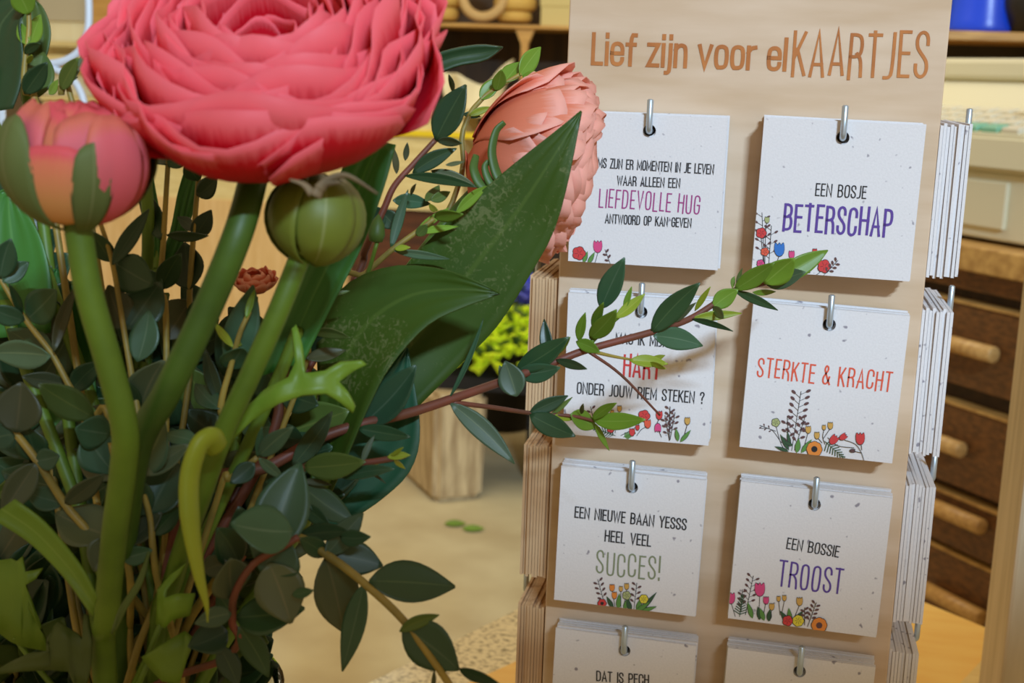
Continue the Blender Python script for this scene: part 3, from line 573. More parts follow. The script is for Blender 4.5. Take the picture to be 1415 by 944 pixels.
def branch(label, pts, leaves, mt='stem_y', w=(.0016, .0008), name='eucalyptus_sprig', cat='eucalyptus', seed=0, group=None, vase=True, side=None):
    rnd = random.Random(label + str(seed)); P = stem_world(pts)
    pre = into_vase(P[0]) if vase else []
    t = thing(name, pre[0] if pre else P[0], label, cat, group)
    stem_obj(t, pre + P, w[0], w[1], mt)
    for sp in (side or []): stem_obj(t, stem_world(sp[0]), sp[1], sp[1] * .6, sp[2] if len(sp) > 2 else mt, 8, 'side_stem')
    cr = cat_rom([Vector((p[0], p[1], p[2])) for p in pts] , 8)
    for s_ in (side or []): cr += cat_rom([Vector(p) for p in s_[0]], 8)
    for lf in leaves:
        bu, bv, tu, tv, w_, mm = lf[:6]
        d = min(cr, key=lambda c: (c.x - bu) ** 2 + (c.y - bv) ** 2).z + (lf[7] if len(lf) > 7 else -.001)
        dd = lf[6] if len(lf) > 6 and lf[6] is not None else rnd.uniform(-.018, .012)
        px_leaf(t, bu, bv, tu, tv, w_, mm, d, dd, rnd)
    return t
# --- red-stemmed branch that reaches across the cards
branch('long red-stemmed eucalyptus branch reaching right across the HART and STERKTE cards', [(250, 702, .50), (370, 645, .50), (440, 606, .505), (500, 586, .51), (560, 572, .52), (622, 552, .53), (700, 525, .545), (760, 503, .555), (812, 483, .56), (900, 459, .57), (950, 442, .58), (985, 421, .585), (1012, 402, .59), (1060, 390, .60), (1085, 372, .60)],
 [(900, 460, 967, 391, 30, 'dark'), (903, 464, 971, 478, 30, 'teal'), (955, 441, 1013, 458, 8, 'dark'), (955, 441, 1025, 433, 13, 'lime'), (932, 446, 962, 418, 9, 'brown'), (960, 430, 982, 396, 8, 'lime'), (985, 425, 1020, 400, 24, 'bright'), (1012, 398, 1015, 382, 6, 'bright'), (1019, 396, 1026, 370, 6, 'olive'),
  (1015, 402, 1075, 429, 12, 'dark'), (1015, 400, 1070, 363, 24, 'bright'), (1056, 392, 1098, 357, 33, 'bright', -.01, -.008), (1070, 388, 1144, 346, 27, 'bright'), (1060, 394, 1113, 376, 24, 'pale'), (1040, 404, 1072, 403, 8, 'bright'), (985, 424, 1000, 440, 12, 'olive'),
  (830, 427, 863, 356, 30, 'teal'), (815, 468, 852, 428, 24, 'bright'), (820, 455, 834, 418, 13, 'bright'), (800, 472, 809, 432, 13, 'bright'), (850, 440, 891, 406, 15, 'lime'), (862, 428, 873, 396, 8, 'bright'), (713, 512, 786, 466, 30, 'dark', None, .004), (714, 518, 774, 508, 26, 'teal', None, .004),
  (760, 497, 752, 441, 17, 'dark'), (765, 492, 788, 466, 13, 'bright'), (768, 497, 811, 510, 12, 'dark'), (796, 472, 829, 487, 17, 'bright'), (714, 548, 698, 499, 36, 'pale', .0, -.006), (870, 498, 923, 503, 16, 'lime'), (896, 499, 919, 491, 8, 'lime'), (896, 501, 920, 510, 7, 'lime'),
  (620, 552, 668, 440, 7, 'teal'), (622, 557, 711, 641, 28, 'pale'), (497, 589, 575, 505, 46, 'teal', None, .004), (494, 592, 567, 604, 21, 'dark', None, -.004), (404, 644, 459, 569, 27, 'pale', None, -.006), (700, 528, 690, 505, 12, 'pale'),
  (732, 570, 785, 547, 19, 'teal'), (732, 573, 795, 603, 29, 'dark'), (762, 573, 791, 549, 7, 'olive'), (788, 573, 824, 591, 25, 'bright'), (820, 581, 892, 580, 23, 'bright'), (818, 580, 852, 557, 13, 'bright'), (822, 585, 842, 623, 8, 'bright'), (803, 572, 806, 558, 6, 'brown'), (766, 574, 792, 580, 9, 'lime')],
 'stem_r', (.0026, .0011), side=[([(622, 556, .53), (680, 563, .54), (735, 571, .55), (790, 575, .555), (822, 582, .56)], .0011), ([(812, 484, .56), (845, 492, .565), (872, 497, .57)], .0009, 'stem_y'), ([(812, 485, .56), (858, 518, .565), (912, 574, .57)], .0008), ([(812, 478, .56), (835, 455, .56), (870, 425, .56), (886, 410, .56)], .0011, 'stem_g')])
# --- yellow-stemmed branch hanging low on the right
branch('yellow-stemmed eucalyptus branch hanging down over the tan floor, below the broad leaves', [(330, 760, .47), (405, 742, .46), (453, 768, .455), (503, 806, .45), (557, 857, .445), (600, 915, .44), (640, 975, .435)],
 [(410, 742, 482, 735, 24, 'dark', None, .003), (452, 768, 414, 744, 26, 'dark', None, .004), (450, 768, 502, 709, 34, 'teal'), (470, 742, 512, 742, 22, 'teal'), (455, 766, 529, 782, 46, 'teal', None, .005), (450, 770, 474, 873, 60, 'brown', None, .002), (503, 807, 473, 928, 31, 'teal'), (510, 803, 629, 811, 55, 'dark'),
  (552, 873, 607, 850, 17, 'olive', None, -.003), (556, 866, 634, 926, 58, 'teal'), (634, 924, 692, 946, 15, 'dark'), (600, 926, 596, 960, 6, 'brown')], 'stem_y', (.0018, .0013))
# --- sprig beside the peach flower
branch('red-stemmed eucalyptus sprig standing up between the pink and the peach flower', [(470, 430, .53), (505, 345, .53), (530, 290, .53), (545, 257, .53), (572, 226, .53), (602, 193, .53)],
 [(602, 194, 644, 117, 39, 'dark'), (604, 195, 638, 198, 12, 'pale'), (626, 128, 620, 103, 7, 'teal'), (560, 222, 563, 197, 8, 'brown'), (548, 240, 545, 206, 9, 'brown'), (570, 239, 631, 205, 21, 'dark'), (578, 228, 600, 217, 7, 'olive'), (616, 228, 642, 223, 6, 'brown'), (559, 243, 659, 259, 14, 'dark'), (595, 236, 656, 256, 14, 'brown', None, .004),
  (543, 277, 595, 282, 20, 'teal'), (588, 278, 607, 256, 14, 'olive'), (595, 277, 622, 265, 14, 'olive'), (593, 282, 605, 291, 8, 'lime'), (540, 344, 564, 262, 14, 'dark', None, -.004), (568, 270, 575, 254, 5, 'brown'), (527, 292, 549, 316, 26, 'pale', None, .004), (530, 290, 506, 310, 30, 'teal', None, .004)], 'stem_r', (.0018, .0011))
branch('thin pale sprig with yellow-green tips in front of the broad speckled leaf', [(440, 440, .522), (505, 378, .522), (542, 345, .52), (575, 321, .52), (600, 302, .52)],
 [(575, 322, 621, 287, 11, 'bright'), (575, 321, 633, 313, 10, 'bright'), (545, 344, 567, 342, 8, 'lime'), (545, 347, 621, 358, 11, 'pale'), (630, 294, 673, 257, 15, 'bright'), (576, 326, 590, 310, 14, 'olive'), (600, 300, 640, 296, 16, 'bright')], 'stem_y', (.0014, .001))
branch('fresh green sprig rising just above the peach flower', [(600, 330, .60), (640, 180, .61), (665, 138, .615), (690, 120, .615), (720, 102, .615)],
 [(718, 104, 747, 65, 24, 'bright'), (722, 105, 752, 113, 18, 'bright'), (696, 114, 719, 86, 24, 'bright'), (686, 126, 693, 96, 18, 'bright'), (664, 138, 690, 107, 20, 'bright'), (640, 158, 664, 161, 9, 'dark'), (648, 160, 680, 148, 10, 'lime')], 'stem_y', (.0015, .001))
# --- left side sprigs
branch('yellow-stemmed eucalyptus sprig at the left edge under the half-open bud', [(155, 603, .475), (128, 575, .475), (100, 540, .475), (72, 490, .475), (35, 441, .475), (2, 388, .475), (-20, 350, .475)],
 [(34, 443, -16, 424, 27, 'teal'), (38, 441, 78, 401, 44, 'teal', None, .003), (70, 492, -14, 488, 38, 'pale', None, -.004), (74, 487, 106, 394, 17, 'brown', None, -.004), (30, 437, 12, 392, 11, 'dark'), (130, 577, 53, 531, 42, 'olive', None, -.006), (98, 540, 140, 500, 30, 'dark', None, .006), (4, 390, 40, 362, 26, 'teal'), (0, 385, 15, 330, 34, 'teal'), (90, 530, 30, 520, 24, 'brown', None, .005), (72, 490, 10, 455, 40, 'dark', None, .008)])
branch('brown-leaved eucalyptus sprig at the far left below the half-open bud', [(150, 780, .47), (90, 697, .465), (52, 638, .46), (21, 598, .46), (-10, 560, .46)],
 [(22, 598, 30, 528, 62, 'brown', None, -.003), (50, 637, 82, 630, 30, 'teal'), (50, 640, 2, 712, 38, 'brown'), (90, 697, 144, 655, 26, 'brown'), (88, 696, 36, 680, 32, 'teal', None, .004), (20, 600, -30, 612, 36, 'pale'), (50, 637, 35, 590, 40, 'dark', None, .005)], 'stem_y', (.0017, .0013))
branch('tall golden-stemmed eucalyptus sprig between the two thick green stems', [(196, 620, .475), (190, 570, .475), (182, 520, .475), (171, 455, .475), (155, 362, .475), (138, 306, .475)],
 [(155, 366, 206, 289, 22, 'teal'), (158, 362, 212, 394, 52, 'teal', None, .003), (172, 456, 150, 394, 46, 'brown', None, .004), (176, 455, 222, 390, 56, 'teal', None, .004), (190, 500, 206, 429, 38, 'teal'), (194, 562, 226, 498, 56, 'brown', None, .004), (155, 362, 128, 320, 26, 'dark', None, .003), (190, 570, 160, 520, 34, 'dark', None, .004)])
branch('slim golden sprig standing behind the half-open bud, near the pink flower', [(230, 480, .50), (222, 400, .50), (226, 330, .50), (232, 230, .50), (236, 190, .50)],
 [(222, 331, 190, 260, 26, 'teal'), (230, 325, 288, 326, 14, 'dark'), (232, 230, 262, 208, 24, 'dark'), (230, 228, 208, 205, 28, 'dark'), (234, 228, 258, 222, 7, 'brown'), (222, 400, 250, 350, 30, 'dark'), (222, 410, 190, 370, 30, 'teal')], 'stem_y', (.0014, .0009))
branch('golden sprig with long dark leaves right behind the thickest green stem', [(262, 520, .51), (262, 410, .51), (268, 320, .51), (275, 240, .51)],
 [(262, 400, 255, 335, 46, 'dark'), (266, 330, 292, 290, 26, 'dark'), (268, 318, 245, 300, 16, 'dark'), (262, 415, 226, 470, 56, 'brown', None, .003), (262, 450, 300, 410, 34, 'dark'), (272, 270, 300, 245, 26, 'dark'), (274, 250, 256, 226, 22, 'dark')], 'stem_y', (.0014, .001))
branch('sprig with a pale tip between the thick stem and the green bud stem', [(300, 640, .475), (305, 562, .47), (318, 510, .468), (331, 462, .465), (345, 430, .465)],
 [(322, 480, 297, 446, 11, 'lime'), (330, 478, 339, 472, 6, 'lime'), (316, 508, 350, 394, 44, 'teal', None, .004), (340, 440, 352, 400, 9, 'bright'), (316, 510, 335, 480, 38, 'teal', None, .003), (306, 560, 283, 482, 20, 'dark', None, .004), (306, 562, 330, 600, 40, 'brown', None, .004), (304, 565, 270, 530, 28, 'teal')])
branch('small fresh sprig with a yellow tip just under the green bud', [(410, 540, .50), (422, 478, .495), (434, 445, .492), (446, 412, .49)],
 [(427, 459, 410, 401, 15, 'bright'), (432, 460, 484, 467, 13, 'olive'), (443, 410, 438, 372, 9, 'bright'), (450, 408, 457, 376, 9, 'lime'), (453, 406, 484, 402, 6, 'olive'), (423, 496, 478, 484, 18, 'brown'), (440, 432, 452, 408, 14, 'bright'), (436, 430, 432, 418, 7, 'brown')], 'stem_y', (.0012, .0009))
branch('red-brown stem with deep green leaves standing behind the green bud stem', [(360, 640, .505), (388, 540, .505), (398, 470, .505), (408, 380, .505)],
 [(388, 540, 350, 490, 60, 'dark'), (394, 500, 420, 450, 40, 'dark'), (388, 540, 440, 560, 40, 'dark'), (376, 590, 330, 590, 40, 'dark'), (372, 600, 420, 610, 36, 'dark')], 'stem_r', (.0022, .0018))
branch('pale blue-green sprig low beside the green bud stem', [(300, 690, .465), (318, 662, .46), (356, 632, .455)],
 [(358, 631, 405, 590, 25, 'pale'), (358, 633, 391, 661, 15, 'pale'), (352, 640, 318, 668, 26, 'teal'), (356, 632, 362, 590, 10, 'teal')], 'stem_y', (.0013, .001))
branch('sprig of olive leaves and pale buds in front of the lowest broad leaf', [(380, 700, .485), (419, 647, .48), (470, 640, .478), (500, 640, .476), (540, 634, .475), (560, 630, .475)],
 [(419, 646, 505, 638, 36, 'olive'), (500, 640, 518, 601, 9, 'pale'), (535, 632, 567, 629, 11, 'lime'), (540, 630, 557, 618, 5, 'lime'), (545, 636, 560, 648, 6, 'lime'), (502, 640, 536, 634, 9, 'lime'), (472, 660, 545, 648, 17, 'teal'), (417, 671, 490, 722, 37, 'dark'), (416, 664, 458, 670, 9, 'brown'), (418, 698, 458, 730, 20, 'dark'), (500, 646, 533, 668, 4, 'brown')], 'stem_r', (.0018, .001))
branch('big-leaved eucalyptus sprig with grey glossy leaves in the middle of the bouquet', [(318, 905, .46), (321, 860, .452), (324, 822, .444), (350, 780, .437), (392, 755, .435), (412, 742, .435)],
 [(372, 765, 415, 640, 72, 'teal', .01, .006), (405, 735, 319, 724, 62, 'teal', -.012, -.004), (398, 745, 360, 790, 80, 'teal', 0, .004), (372, 778, 402, 862, 66, 'brown', .0, .002), (404, 822, 433, 816, 14, 'teal'), (326, 853, 421, 841, 52, 'dark', None, .004), (330, 866, 371, 936, 33, 'dark'), (303, 893, 329, 948, 30, 'dark'), (320, 848, 269, 862, 27, 'pale', None, -.004), (314, 872, 260, 894, 42, 'teal', None, .003), (321, 826, 318, 772, 50, 'brown', None, .002), (313, 775, 280, 788, 32, 'brown', None, .004), (326, 800, 346, 780, 22, 'pale', None, .005), (322, 852, 300, 820, 30, 'dark', None, .005), (330, 780, 300, 730, 46, 'dark', None, .012), (345, 770, 330, 700, 44, 'dark', None, .015)], 'stem_r', (.0015, .0012))
branch('teal-leaved sprig directly right of the half-open bud stem', [(215, 790, .46), (207, 715, .455), (190, 655, .452), (182, 600, .455)],
 [(190, 655, 262, 614, 30, 'brown'), (188, 652, 228, 583, 48, 'pale', None, .003), (207, 713, 246, 640, 62, 'teal', None, .004), (205, 712, 184, 662, 34, 'teal', None, .004), (172, 752, 224, 708, 28, 'brown'), (168, 772, 210, 760, 26, 'teal'), (212, 740, 250, 700, 26, 'dark', None, .005), (228, 600, 275, 612, 22, 'teal', None, .004)])
branch('grey-brown sprig with wide leaves crossing the half-open bud stem', [(180, 800, .462), (155, 740, .462), (160, 660, .462), (152, 612, .462)],
 [(155, 742, 77, 709, 62, 'brown'), (118, 600, 158, 655, 56, 'teal', .004, .002), (155, 742, 130, 790, 44, 'brown'), (158, 660, 110, 640, 36, 'brown', None, .004), (152, 600, 104, 592, 46, 'teal', None, .005)])
# --- top left
branch('fresh green sprig in front of the olive leaf at the top left', [(60, 200, .50), (36, 130, .50), (34, 90, .50), (40, 40, .50), (38, -20, .50)],
 [(34, 130, 65, 86, 27, 'dark', None, -.003), (52, 134, 60, 72, 40, 'olive', None, .006), (40, 62, 26, 30, 17, 'bright'), (42, 60, 56, 20, 20, 'bright'), (34, 74, 56, 60, 13, 'dark'), (38, 88, 44, 76, 7, 'lime'), (68, 130, 80, 110, 11, 'bright'), (40, 20, 20, -20, 30, 'bright')])
branch('dark sprig tip poking up above the half-open bud', [(110, 200, .49), (84, 130, .49), (92, 112, .49), (106, 90, .49)],
 [(84, 124, 108, 80, 20, 'olive'), (90, 122, 120, 66, 9, 'brown'), (96, 112, 108, 106, 4, 'brown')], 'stem_y', (.0012, .0009))
# --- shaded filling deep in the bouquet
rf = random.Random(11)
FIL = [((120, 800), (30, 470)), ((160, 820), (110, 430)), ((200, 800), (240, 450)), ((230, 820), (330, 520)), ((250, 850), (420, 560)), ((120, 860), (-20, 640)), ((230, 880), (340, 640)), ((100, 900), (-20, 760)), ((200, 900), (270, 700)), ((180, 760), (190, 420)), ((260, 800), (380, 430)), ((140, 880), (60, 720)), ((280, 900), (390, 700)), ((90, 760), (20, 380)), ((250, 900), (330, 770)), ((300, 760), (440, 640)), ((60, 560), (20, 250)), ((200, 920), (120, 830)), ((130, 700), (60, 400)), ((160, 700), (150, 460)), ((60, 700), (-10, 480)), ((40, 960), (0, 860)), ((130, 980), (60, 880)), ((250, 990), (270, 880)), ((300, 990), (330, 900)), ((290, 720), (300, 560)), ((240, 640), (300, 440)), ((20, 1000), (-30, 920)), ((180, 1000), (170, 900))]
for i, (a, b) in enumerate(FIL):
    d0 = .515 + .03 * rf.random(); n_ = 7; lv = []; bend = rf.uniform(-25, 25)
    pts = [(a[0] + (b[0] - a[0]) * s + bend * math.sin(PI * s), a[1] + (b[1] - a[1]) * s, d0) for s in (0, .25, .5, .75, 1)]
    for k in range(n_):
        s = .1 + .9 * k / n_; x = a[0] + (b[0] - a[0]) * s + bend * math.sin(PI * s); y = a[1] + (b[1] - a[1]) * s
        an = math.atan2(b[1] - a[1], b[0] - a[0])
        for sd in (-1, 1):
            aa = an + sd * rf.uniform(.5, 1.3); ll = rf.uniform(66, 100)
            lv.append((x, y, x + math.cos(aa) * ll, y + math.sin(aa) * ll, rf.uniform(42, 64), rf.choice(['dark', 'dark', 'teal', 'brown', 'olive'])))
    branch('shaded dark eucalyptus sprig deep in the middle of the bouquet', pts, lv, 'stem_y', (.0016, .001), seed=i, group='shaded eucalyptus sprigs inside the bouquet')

# --- broad leaves (lofted between their two edges)
def resample(P, n):
    P = cat_rom([Vector(p) for p in P], 10); L_ = [0]
    for a, b in zip(P[:-1], P[1:]): L_.append(L_[-1] + (b - a).length)
    out = []; j = 0
    for i in range(n + 1):
        s = L_[-1] * i / n
        while j < len(L_) - 2 and L_[j + 1] < s: j += 1
        k = (s - L_[j]) / max(1e-9, L_[j + 1] - L_[j]); out.append(P[j].lerp(P[j + 1], k))
    return out
def blade_geo(A, B, cup=.1, n=22, m_=10):
    """A, B: edge polylines of (u, v, depth) from base to tip"""
    A = [at(*p) for p in A]; B = [at(*p) for p in B]; A = resample(A, n); B = resample(B, n)
    V = []; UV = []; Fc = []
    for i in range(n + 1):
        a, b = A[i], B[i]; mid = (a + b) / 2; away = (mid - CAMP).normalized(); w = (b - a).length
        for j in range(m_ + 1):
            t = j / m_; V.append(a.lerp(b, t) + away * (cup * w * 4 * t * (1 - t) + .0006 * math.sin(t * 40 + i * .2))); UV.append((t, i / n))
    k = m_ + 1
    for i in range(n):
        for j in range(m_): Fc.append((i * k + j, i * k + j + 1, (i + 1) * k + j + 1, (i + 1) * k + j))
    return V, Fc, UV
def blade(label, A, B, mt, cup=.1, name='broad_leaf', parent=None, stalk=True):
    g = blade_geo(A, B, cup)
    if parent is not None: return obj('leaf', g[:2], M[mt], parent, uvs=g[2], thick=.0005)
    foot = (at(*A[0]) + at(*B[0])) / 2
    if stalk:
        pre = into_vase(foot); t = thing(name, pre[0], label, 'leaf'); stem_obj(t, pre + [foot, foot + (g[0][5 * 11 + 5] - foot) * .6], .0028, .0022, 'stem_g', name='stalk'); obj('leaf_blade', g[:2], M[mt], t, uvs=g[2], thick=.0005); return t
    o = obj(name, g[:2], M[mt], None, origin=foot, uvs=g[2], thick=.0005); return tag(o, label, 'leaf')
blade('large speckled broad leaf rising in front of the peach flower', [(420, 620, .54), (470, 500, .54), (520, 420, .54), (565, 362, .535), (625, 300, .53), (700, 235, .525), (770, 180, .52), (803, 153, .52)],
      [(500, 640, .54), (580, 560, .54), (640, 500, .54), (690, 447, .537), (735, 375, .532), (765, 320, .528), (785, 250, .522), (804, 155, .52)], 'blade', .06)
blade('folded broad leaf pointing right, in front of the large speckled leaf', [(425, 690, .505), (440, 560, .52), (440, 450, .52), (480, 392, .515), (540, 368, .51), (600, 370, .505), (650, 385, .50), (690, 405, .50)],
      [(450, 700, .50), (480, 630, .50), (510, 560, .50), (540, 505, .50), (590, 450, .50), (640, 425, .50), (670, 414, .50), (691, 406, .50)], 'blade', .12)
blade('blue-green rounded broad leaf at the bottom, edge against the wooden stump', [(405, 755, .535), (410, 690, .53), (440, 610, .53), (500, 540, .53), (550, 490, .53), (562, 480, .53)],
      [(425, 755, .53), (480, 722, .53), (530, 688, .53), (568, 648, .53), (580, 590, .53), (564, 482, .53)], 'bladeb', .08)
blade('fresh green strap leaf behind the round green bud', [(360, 520, .475), (395, 420, .475), (440, 320, .475), (470, 240, .475), (500, 190, .475)],
      [(420, 500, .475), (460, 420, .475), (500, 340, .475), (530, 260, .475), (547, 200, .475)], 'bladeg', .08)
blade('dark broad leaf at the top left corner', [(-45, 160, .51), (-40, 80, .51), (-30, 20, .51), (0, 0, .51), (15, -5, .51), (36, 10, .51)],
      [(18, 150, .50), (28, 120, .50), (32, 80, .50), (28, 40, .50), (30, 25, .50), (38, 12, .50)], 'dark', .05)
blade('olive leaf with a reddish edge at the top left corner', [(30, 140, .525), (20, 60, .525), (10, 10, .525), (25, -15, .525), (40, -5, .525)],
      [(45, 120, .525), (62, 85, .525), (70, 45, .525), (60, 12, .525), (42, -5, .525)], 'olive', .1)
blade('fresh green broad leaf at the left edge under the half-open bud', [(-30, 470, .50), (-30, 380, .50), (-20, 300, .50), (0, 262, .50), (12, 270, .50)],
      [(70, 460, .50), (72, 400, .50), (60, 340, .50), (40, 300, .50), (14, 272, .50)], 'bladeg', .08)
blade('green broad leaf behind the half-open bud stem', [(60, 600, .515), (62, 500, .515), (55, 430, .515), (60, 380, .515), (78, 372, .515)],
      [(135, 590, .515), (130, 500, .515), (118, 440, .515), (100, 395, .515), (80, 373, .515)], 'bladeg', .08)
blade('narrow ribbed green leaf between the bud and the pink flower, left one', [(205, 400, .525), (206, 320, .525), (200, 260, .525), (206, 222, .525)], [(226, 395, .525), (224, 320, .525), (214, 260, .525), (208, 222, .525)], 'bladeg', .05)
blade('wide ribbed green leaf between the bud and the pink flower, right one', [(196, 400, .528), (232, 330, .528), (245, 270, .528), (262, 215, .528)], [(226, 400, .528), (255, 330, .528), (272, 270, .528), (284, 215, .528)], 'bladeg', .05)

# --- ranunculus flowers
def petal_geo(R, cr, a0, a1, half, az, ruf, curl, seed, n=11, m_=10, lift=0.0, crt=None, rd=False, notch=.13):
    crt = cr if crt is None else crt
    rn = random.Random(seed); ph = [rn.uniform(0, 6) for _ in range(4)]; V = []; UV = []; Fc = []
    for i in range(n + 1):
        s = i / n
        for j in range(m_ + 1):
            t = -1 + 2 * j / m_; edge = s ** 3
            al = a0 + (a1 - a0) * s * (1 - notch * (1 - math.sqrt(max(0.0, 1 - abs(t) ** 2.2)))) + edge * ruf * .10 * math.sin(5 * t + ph[0])
            r = R * (1 + curl * s ** 3 + ruf * edge * .09 * math.sin(7 * t + ph[1]) + .02 * math.sin(3 * t + ph[2]) * s + lift * t)
            th = az + t * half * ((1 - .25 * (1 - s) ** 2) if not rd else math.sqrt(max(0, 1 - (1 - min(1, s / .45)) ** 2)) * .98 + .02)
            V.append(Vector((r * math.sin(al) * math.cos(th), r * math.sin(al) * math.sin(th), -r * (cr if math.cos(al) > 0 else crt) * math.cos(al)))); UV.append((j / m_, s))
    k = m_ + 1
    for i in range(n):
        for j in range(m_): Fc.append((i * k + j, i * k + j + 1, (i + 1) * k + j + 1, (i + 1) * k + j))
    return V, Fc, UV
def frame(C, axis):
    z = Vector(axis).normalized(); x = z.orthogonal().normalized(); y = z.cross(x)
    Mx = Matrix.Identity(4)
    for i in range(3): Mx[i][0] = x[i]; Mx[i][1] = y[i]; Mx[i][2] = z[i]; Mx[i][3] = C[i]
    return Mx
def bloom(parent, C, axis, layers, mat, seed, core='pet_peach', core_r=.3, core_z=0.0, notch=.13, jit=.10, lift=.03):
    Mx = frame(C, axis); rn = random.Random(seed); R0 = layers[-1][0]
    g = lathe([(1e-5, -.75 * R0 * core_r), (.7 * R0 * core_r, -.5 * R0 * core_r), (R0 * core_r, 0), (.7 * R0 * core_r, .55 * R0 * core_r), (1e-5, .7 * R0 * core_r)], 20, (0, 0, core_z))
    b = obj('bloom', g, M[core], parent, M=Mx, local=True, uvs=[(.5, .3)] * len(g[0]))
    for li, ly in enumerate(layers):
        R, cr, a1, n_, half, ruf, curl = ly[:7]; crt = ly[7] if len(ly) > 7 else None
        for k in range(n_):
            az = 2 * PI * k / n_ + li * 1.1 + rn.uniform(-.15, .15); Rk = R * (1 + rn.uniform(-.04, .05))
            g = petal_geo(Rk, cr * (1 + rn.uniform(-.05, .05)), .12, a1 + rn.uniform(-jit, jit), half, az, ruf, curl + rn.uniform(-.03, .03), (seed, li, k).__repr__(), lift=lift, crt=crt, notch=notch, m_=14)
            obj('petal', g[:2], M[mat if not isinstance(mat, (list, tuple)) else mat[min(li, len(mat) - 1)]], b, M=Mx, local=True, uvs=g[2], thick=.0003)
    return b
def flower_stem(t, pts, w, mt='stem_g'):
    P = stem_world(pts); foot = VC + (P[-1] - VC) * .35 + Vector((0, 0, -.16)); P = P + [foot]
    return stem_obj(t, P[::-1], w, w * .98, mt, 14, seg=8)
def strip_leaf(parent, A, B, mt, cup=.1, name='leaf', label=None):
    g = blade_geo(A, B, cup, 14, 6); o = obj(name, g[:2], M[mt], parent, uvs=g[2], thick=.0009)
    if label: o['label'] = label
    return o
def lobed(parent, outl, d, mt, thick=.0012, name='leaf', bulge=.004):
    """flat-ish lobed leaf from its outline, domed towards the camera"""
    P = [Vector((p[0], p[1])) for p in outl]; n = len(P); c = sum(P, Vector((0, 0))) / n
    bm = bmesh.new(); vs = [bm.verts.new(at(p.x, p.y, d + (p - c).length * d / F * .25)) for p in P]; f = bm.faces.new(vs)
    bmesh.ops.triangulate(bm, faces=[f], quad_method='BEAUTY', ngon_method='BEAUTY'); bmesh.ops.subdivide_edges(bm, edges=list(bm.edges), cuts=2, use_grid_fill=True)
    for v in bm.verts: v.co += (v.co - CAMP).normalized() * (.0008 * math.sin(v.co.x * 500) + .0008 * math.sin(v.co.z * 420))
    bm.verts.index_update(); g = ([v.co.copy() for v in bm.verts], [tuple(v.index for v in f.verts) for f in bm.faces]); bm.free()
    return obj(name, g, M[mt], parent, uvs=[(.2, .5)] * len(g[0]), thick=thick)
# large pink one
DP = .40
C = at(369, 66, DP); ax = (UP * .68 - FWD * .73 + RIGHT * .02).normalized()
t = thing('ranunculus', at(355, 250, DP), 'big open coral pink ranunculus, the largest flower, at the top of the bouquet', 'flower')
Rp = .0478
flower_stem(t, [(360, 215, DP + .022), (352, 240, DP + .012), (330, 320, DP), (285, 430, DP + .005), (232, 540, DP + .012), (190, 620, DP + .03), (170, 760, DP + .06), (165, 900, DP + .09)], .0047, 'stem_gd')
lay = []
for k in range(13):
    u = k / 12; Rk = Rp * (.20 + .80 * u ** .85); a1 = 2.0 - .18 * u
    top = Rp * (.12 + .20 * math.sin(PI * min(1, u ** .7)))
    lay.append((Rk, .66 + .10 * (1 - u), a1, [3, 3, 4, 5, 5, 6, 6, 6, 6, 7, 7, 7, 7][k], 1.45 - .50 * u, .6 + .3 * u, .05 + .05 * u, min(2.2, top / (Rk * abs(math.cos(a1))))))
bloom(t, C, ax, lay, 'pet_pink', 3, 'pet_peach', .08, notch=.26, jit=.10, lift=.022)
obj('calyx', xf(lathe([(1e-5, -.012), (.006, -.010), (.013, -.004), (.016, .001), (.012, .002)], 20), frame(C - ax * (.0315), ax)), M['sepal'], t, uvs=[(.2, .3)] * 100)
# half-open bud on the left
DB = .385
C = at(108, 212, DB); ax = (UP * .97 - FWD * .2 + RIGHT * .06).normalized(); Rb = .0215
t = thing('ranunculus_bud', at(105, 310, DB), 'half-open salmon and pink ranunculus bud with green sepals at the left edge', 'flower bud')
flower_stem(t, [(105, 296, DB), (122, 400, DB + .005), (150, 500, DB + .012), (172, 590, DB + .02), (170, 650, DB + .03), (158, 740, DB + .045), (148, 850, DB + .065), (146, 950, DB + .085)], .0043)
b_ = bloom(t, C, ax, [(Rb * .55, 1.0, 2.8, 4, .9, .3, 0), (Rb * .75, .98, 2.75, 5, .9, .3, -.02), (Rb * .88, .96, 2.55, 5, .8, .4, -.05), (Rb * .95, .94, 2.4, 4, .75, .4, -.08)], ['pet_bud', 'pet_bud', 'pet_bud', 'pet_budr'], 5, 'pet_bud', .5)
Mx = frame(C, ax); Mi = Mx.inverted()
def az_of(u, v, d): p = Mi @ at(u, v, d); return math.atan2(p.y, p.x)
for (u, v, half, a1, mt, R_, nm, aa) in ((78, 225, .52, 1.75, 'pet_bud', 1.10, 'petal', .50), (170, 215, .42, 2.2, 'pet_budr', 1.10, 'petal', .50), (196, 205, .5, 2.2, 'pet_budr', 1.06, 'petal', .5), (2, 215, .46, 2.1, 'sepal', 1.12, 'sepal', .1), (128, 235, .27, 1.8, 'sepal', 1.135, 'sepal', .1), (85, 250, .55, 1.0, 'sepal', 1.03, 'sepal', .1), (150, 250, .5, 1.2, 'sepal', 1.02, 'sepal', .1)):
    a = az_of(u, v, DB - .018); g = petal_geo(Rb * R_, .95, aa, a1, half, a, .15, -.05, u, rd=aa > .2, notch=.34); o = obj(nm, g[:2], M[mt], b_ if nm == 'petal' else t, M=Mx, local=True, uvs=g[2], thick=.0005)
for a in (2.2, 3.3, 4.6): # sepals at the back
    g = petal_geo(Rb * 1.05, .95, .1, 1.7, .5, az_of(108, 212, DB + .03) + a - 3.3, .2, -.02, a); obj('sepal', g[:2], M['sepal'], t, M=Mx, local=True, uvs=g[2], thick=.0005)
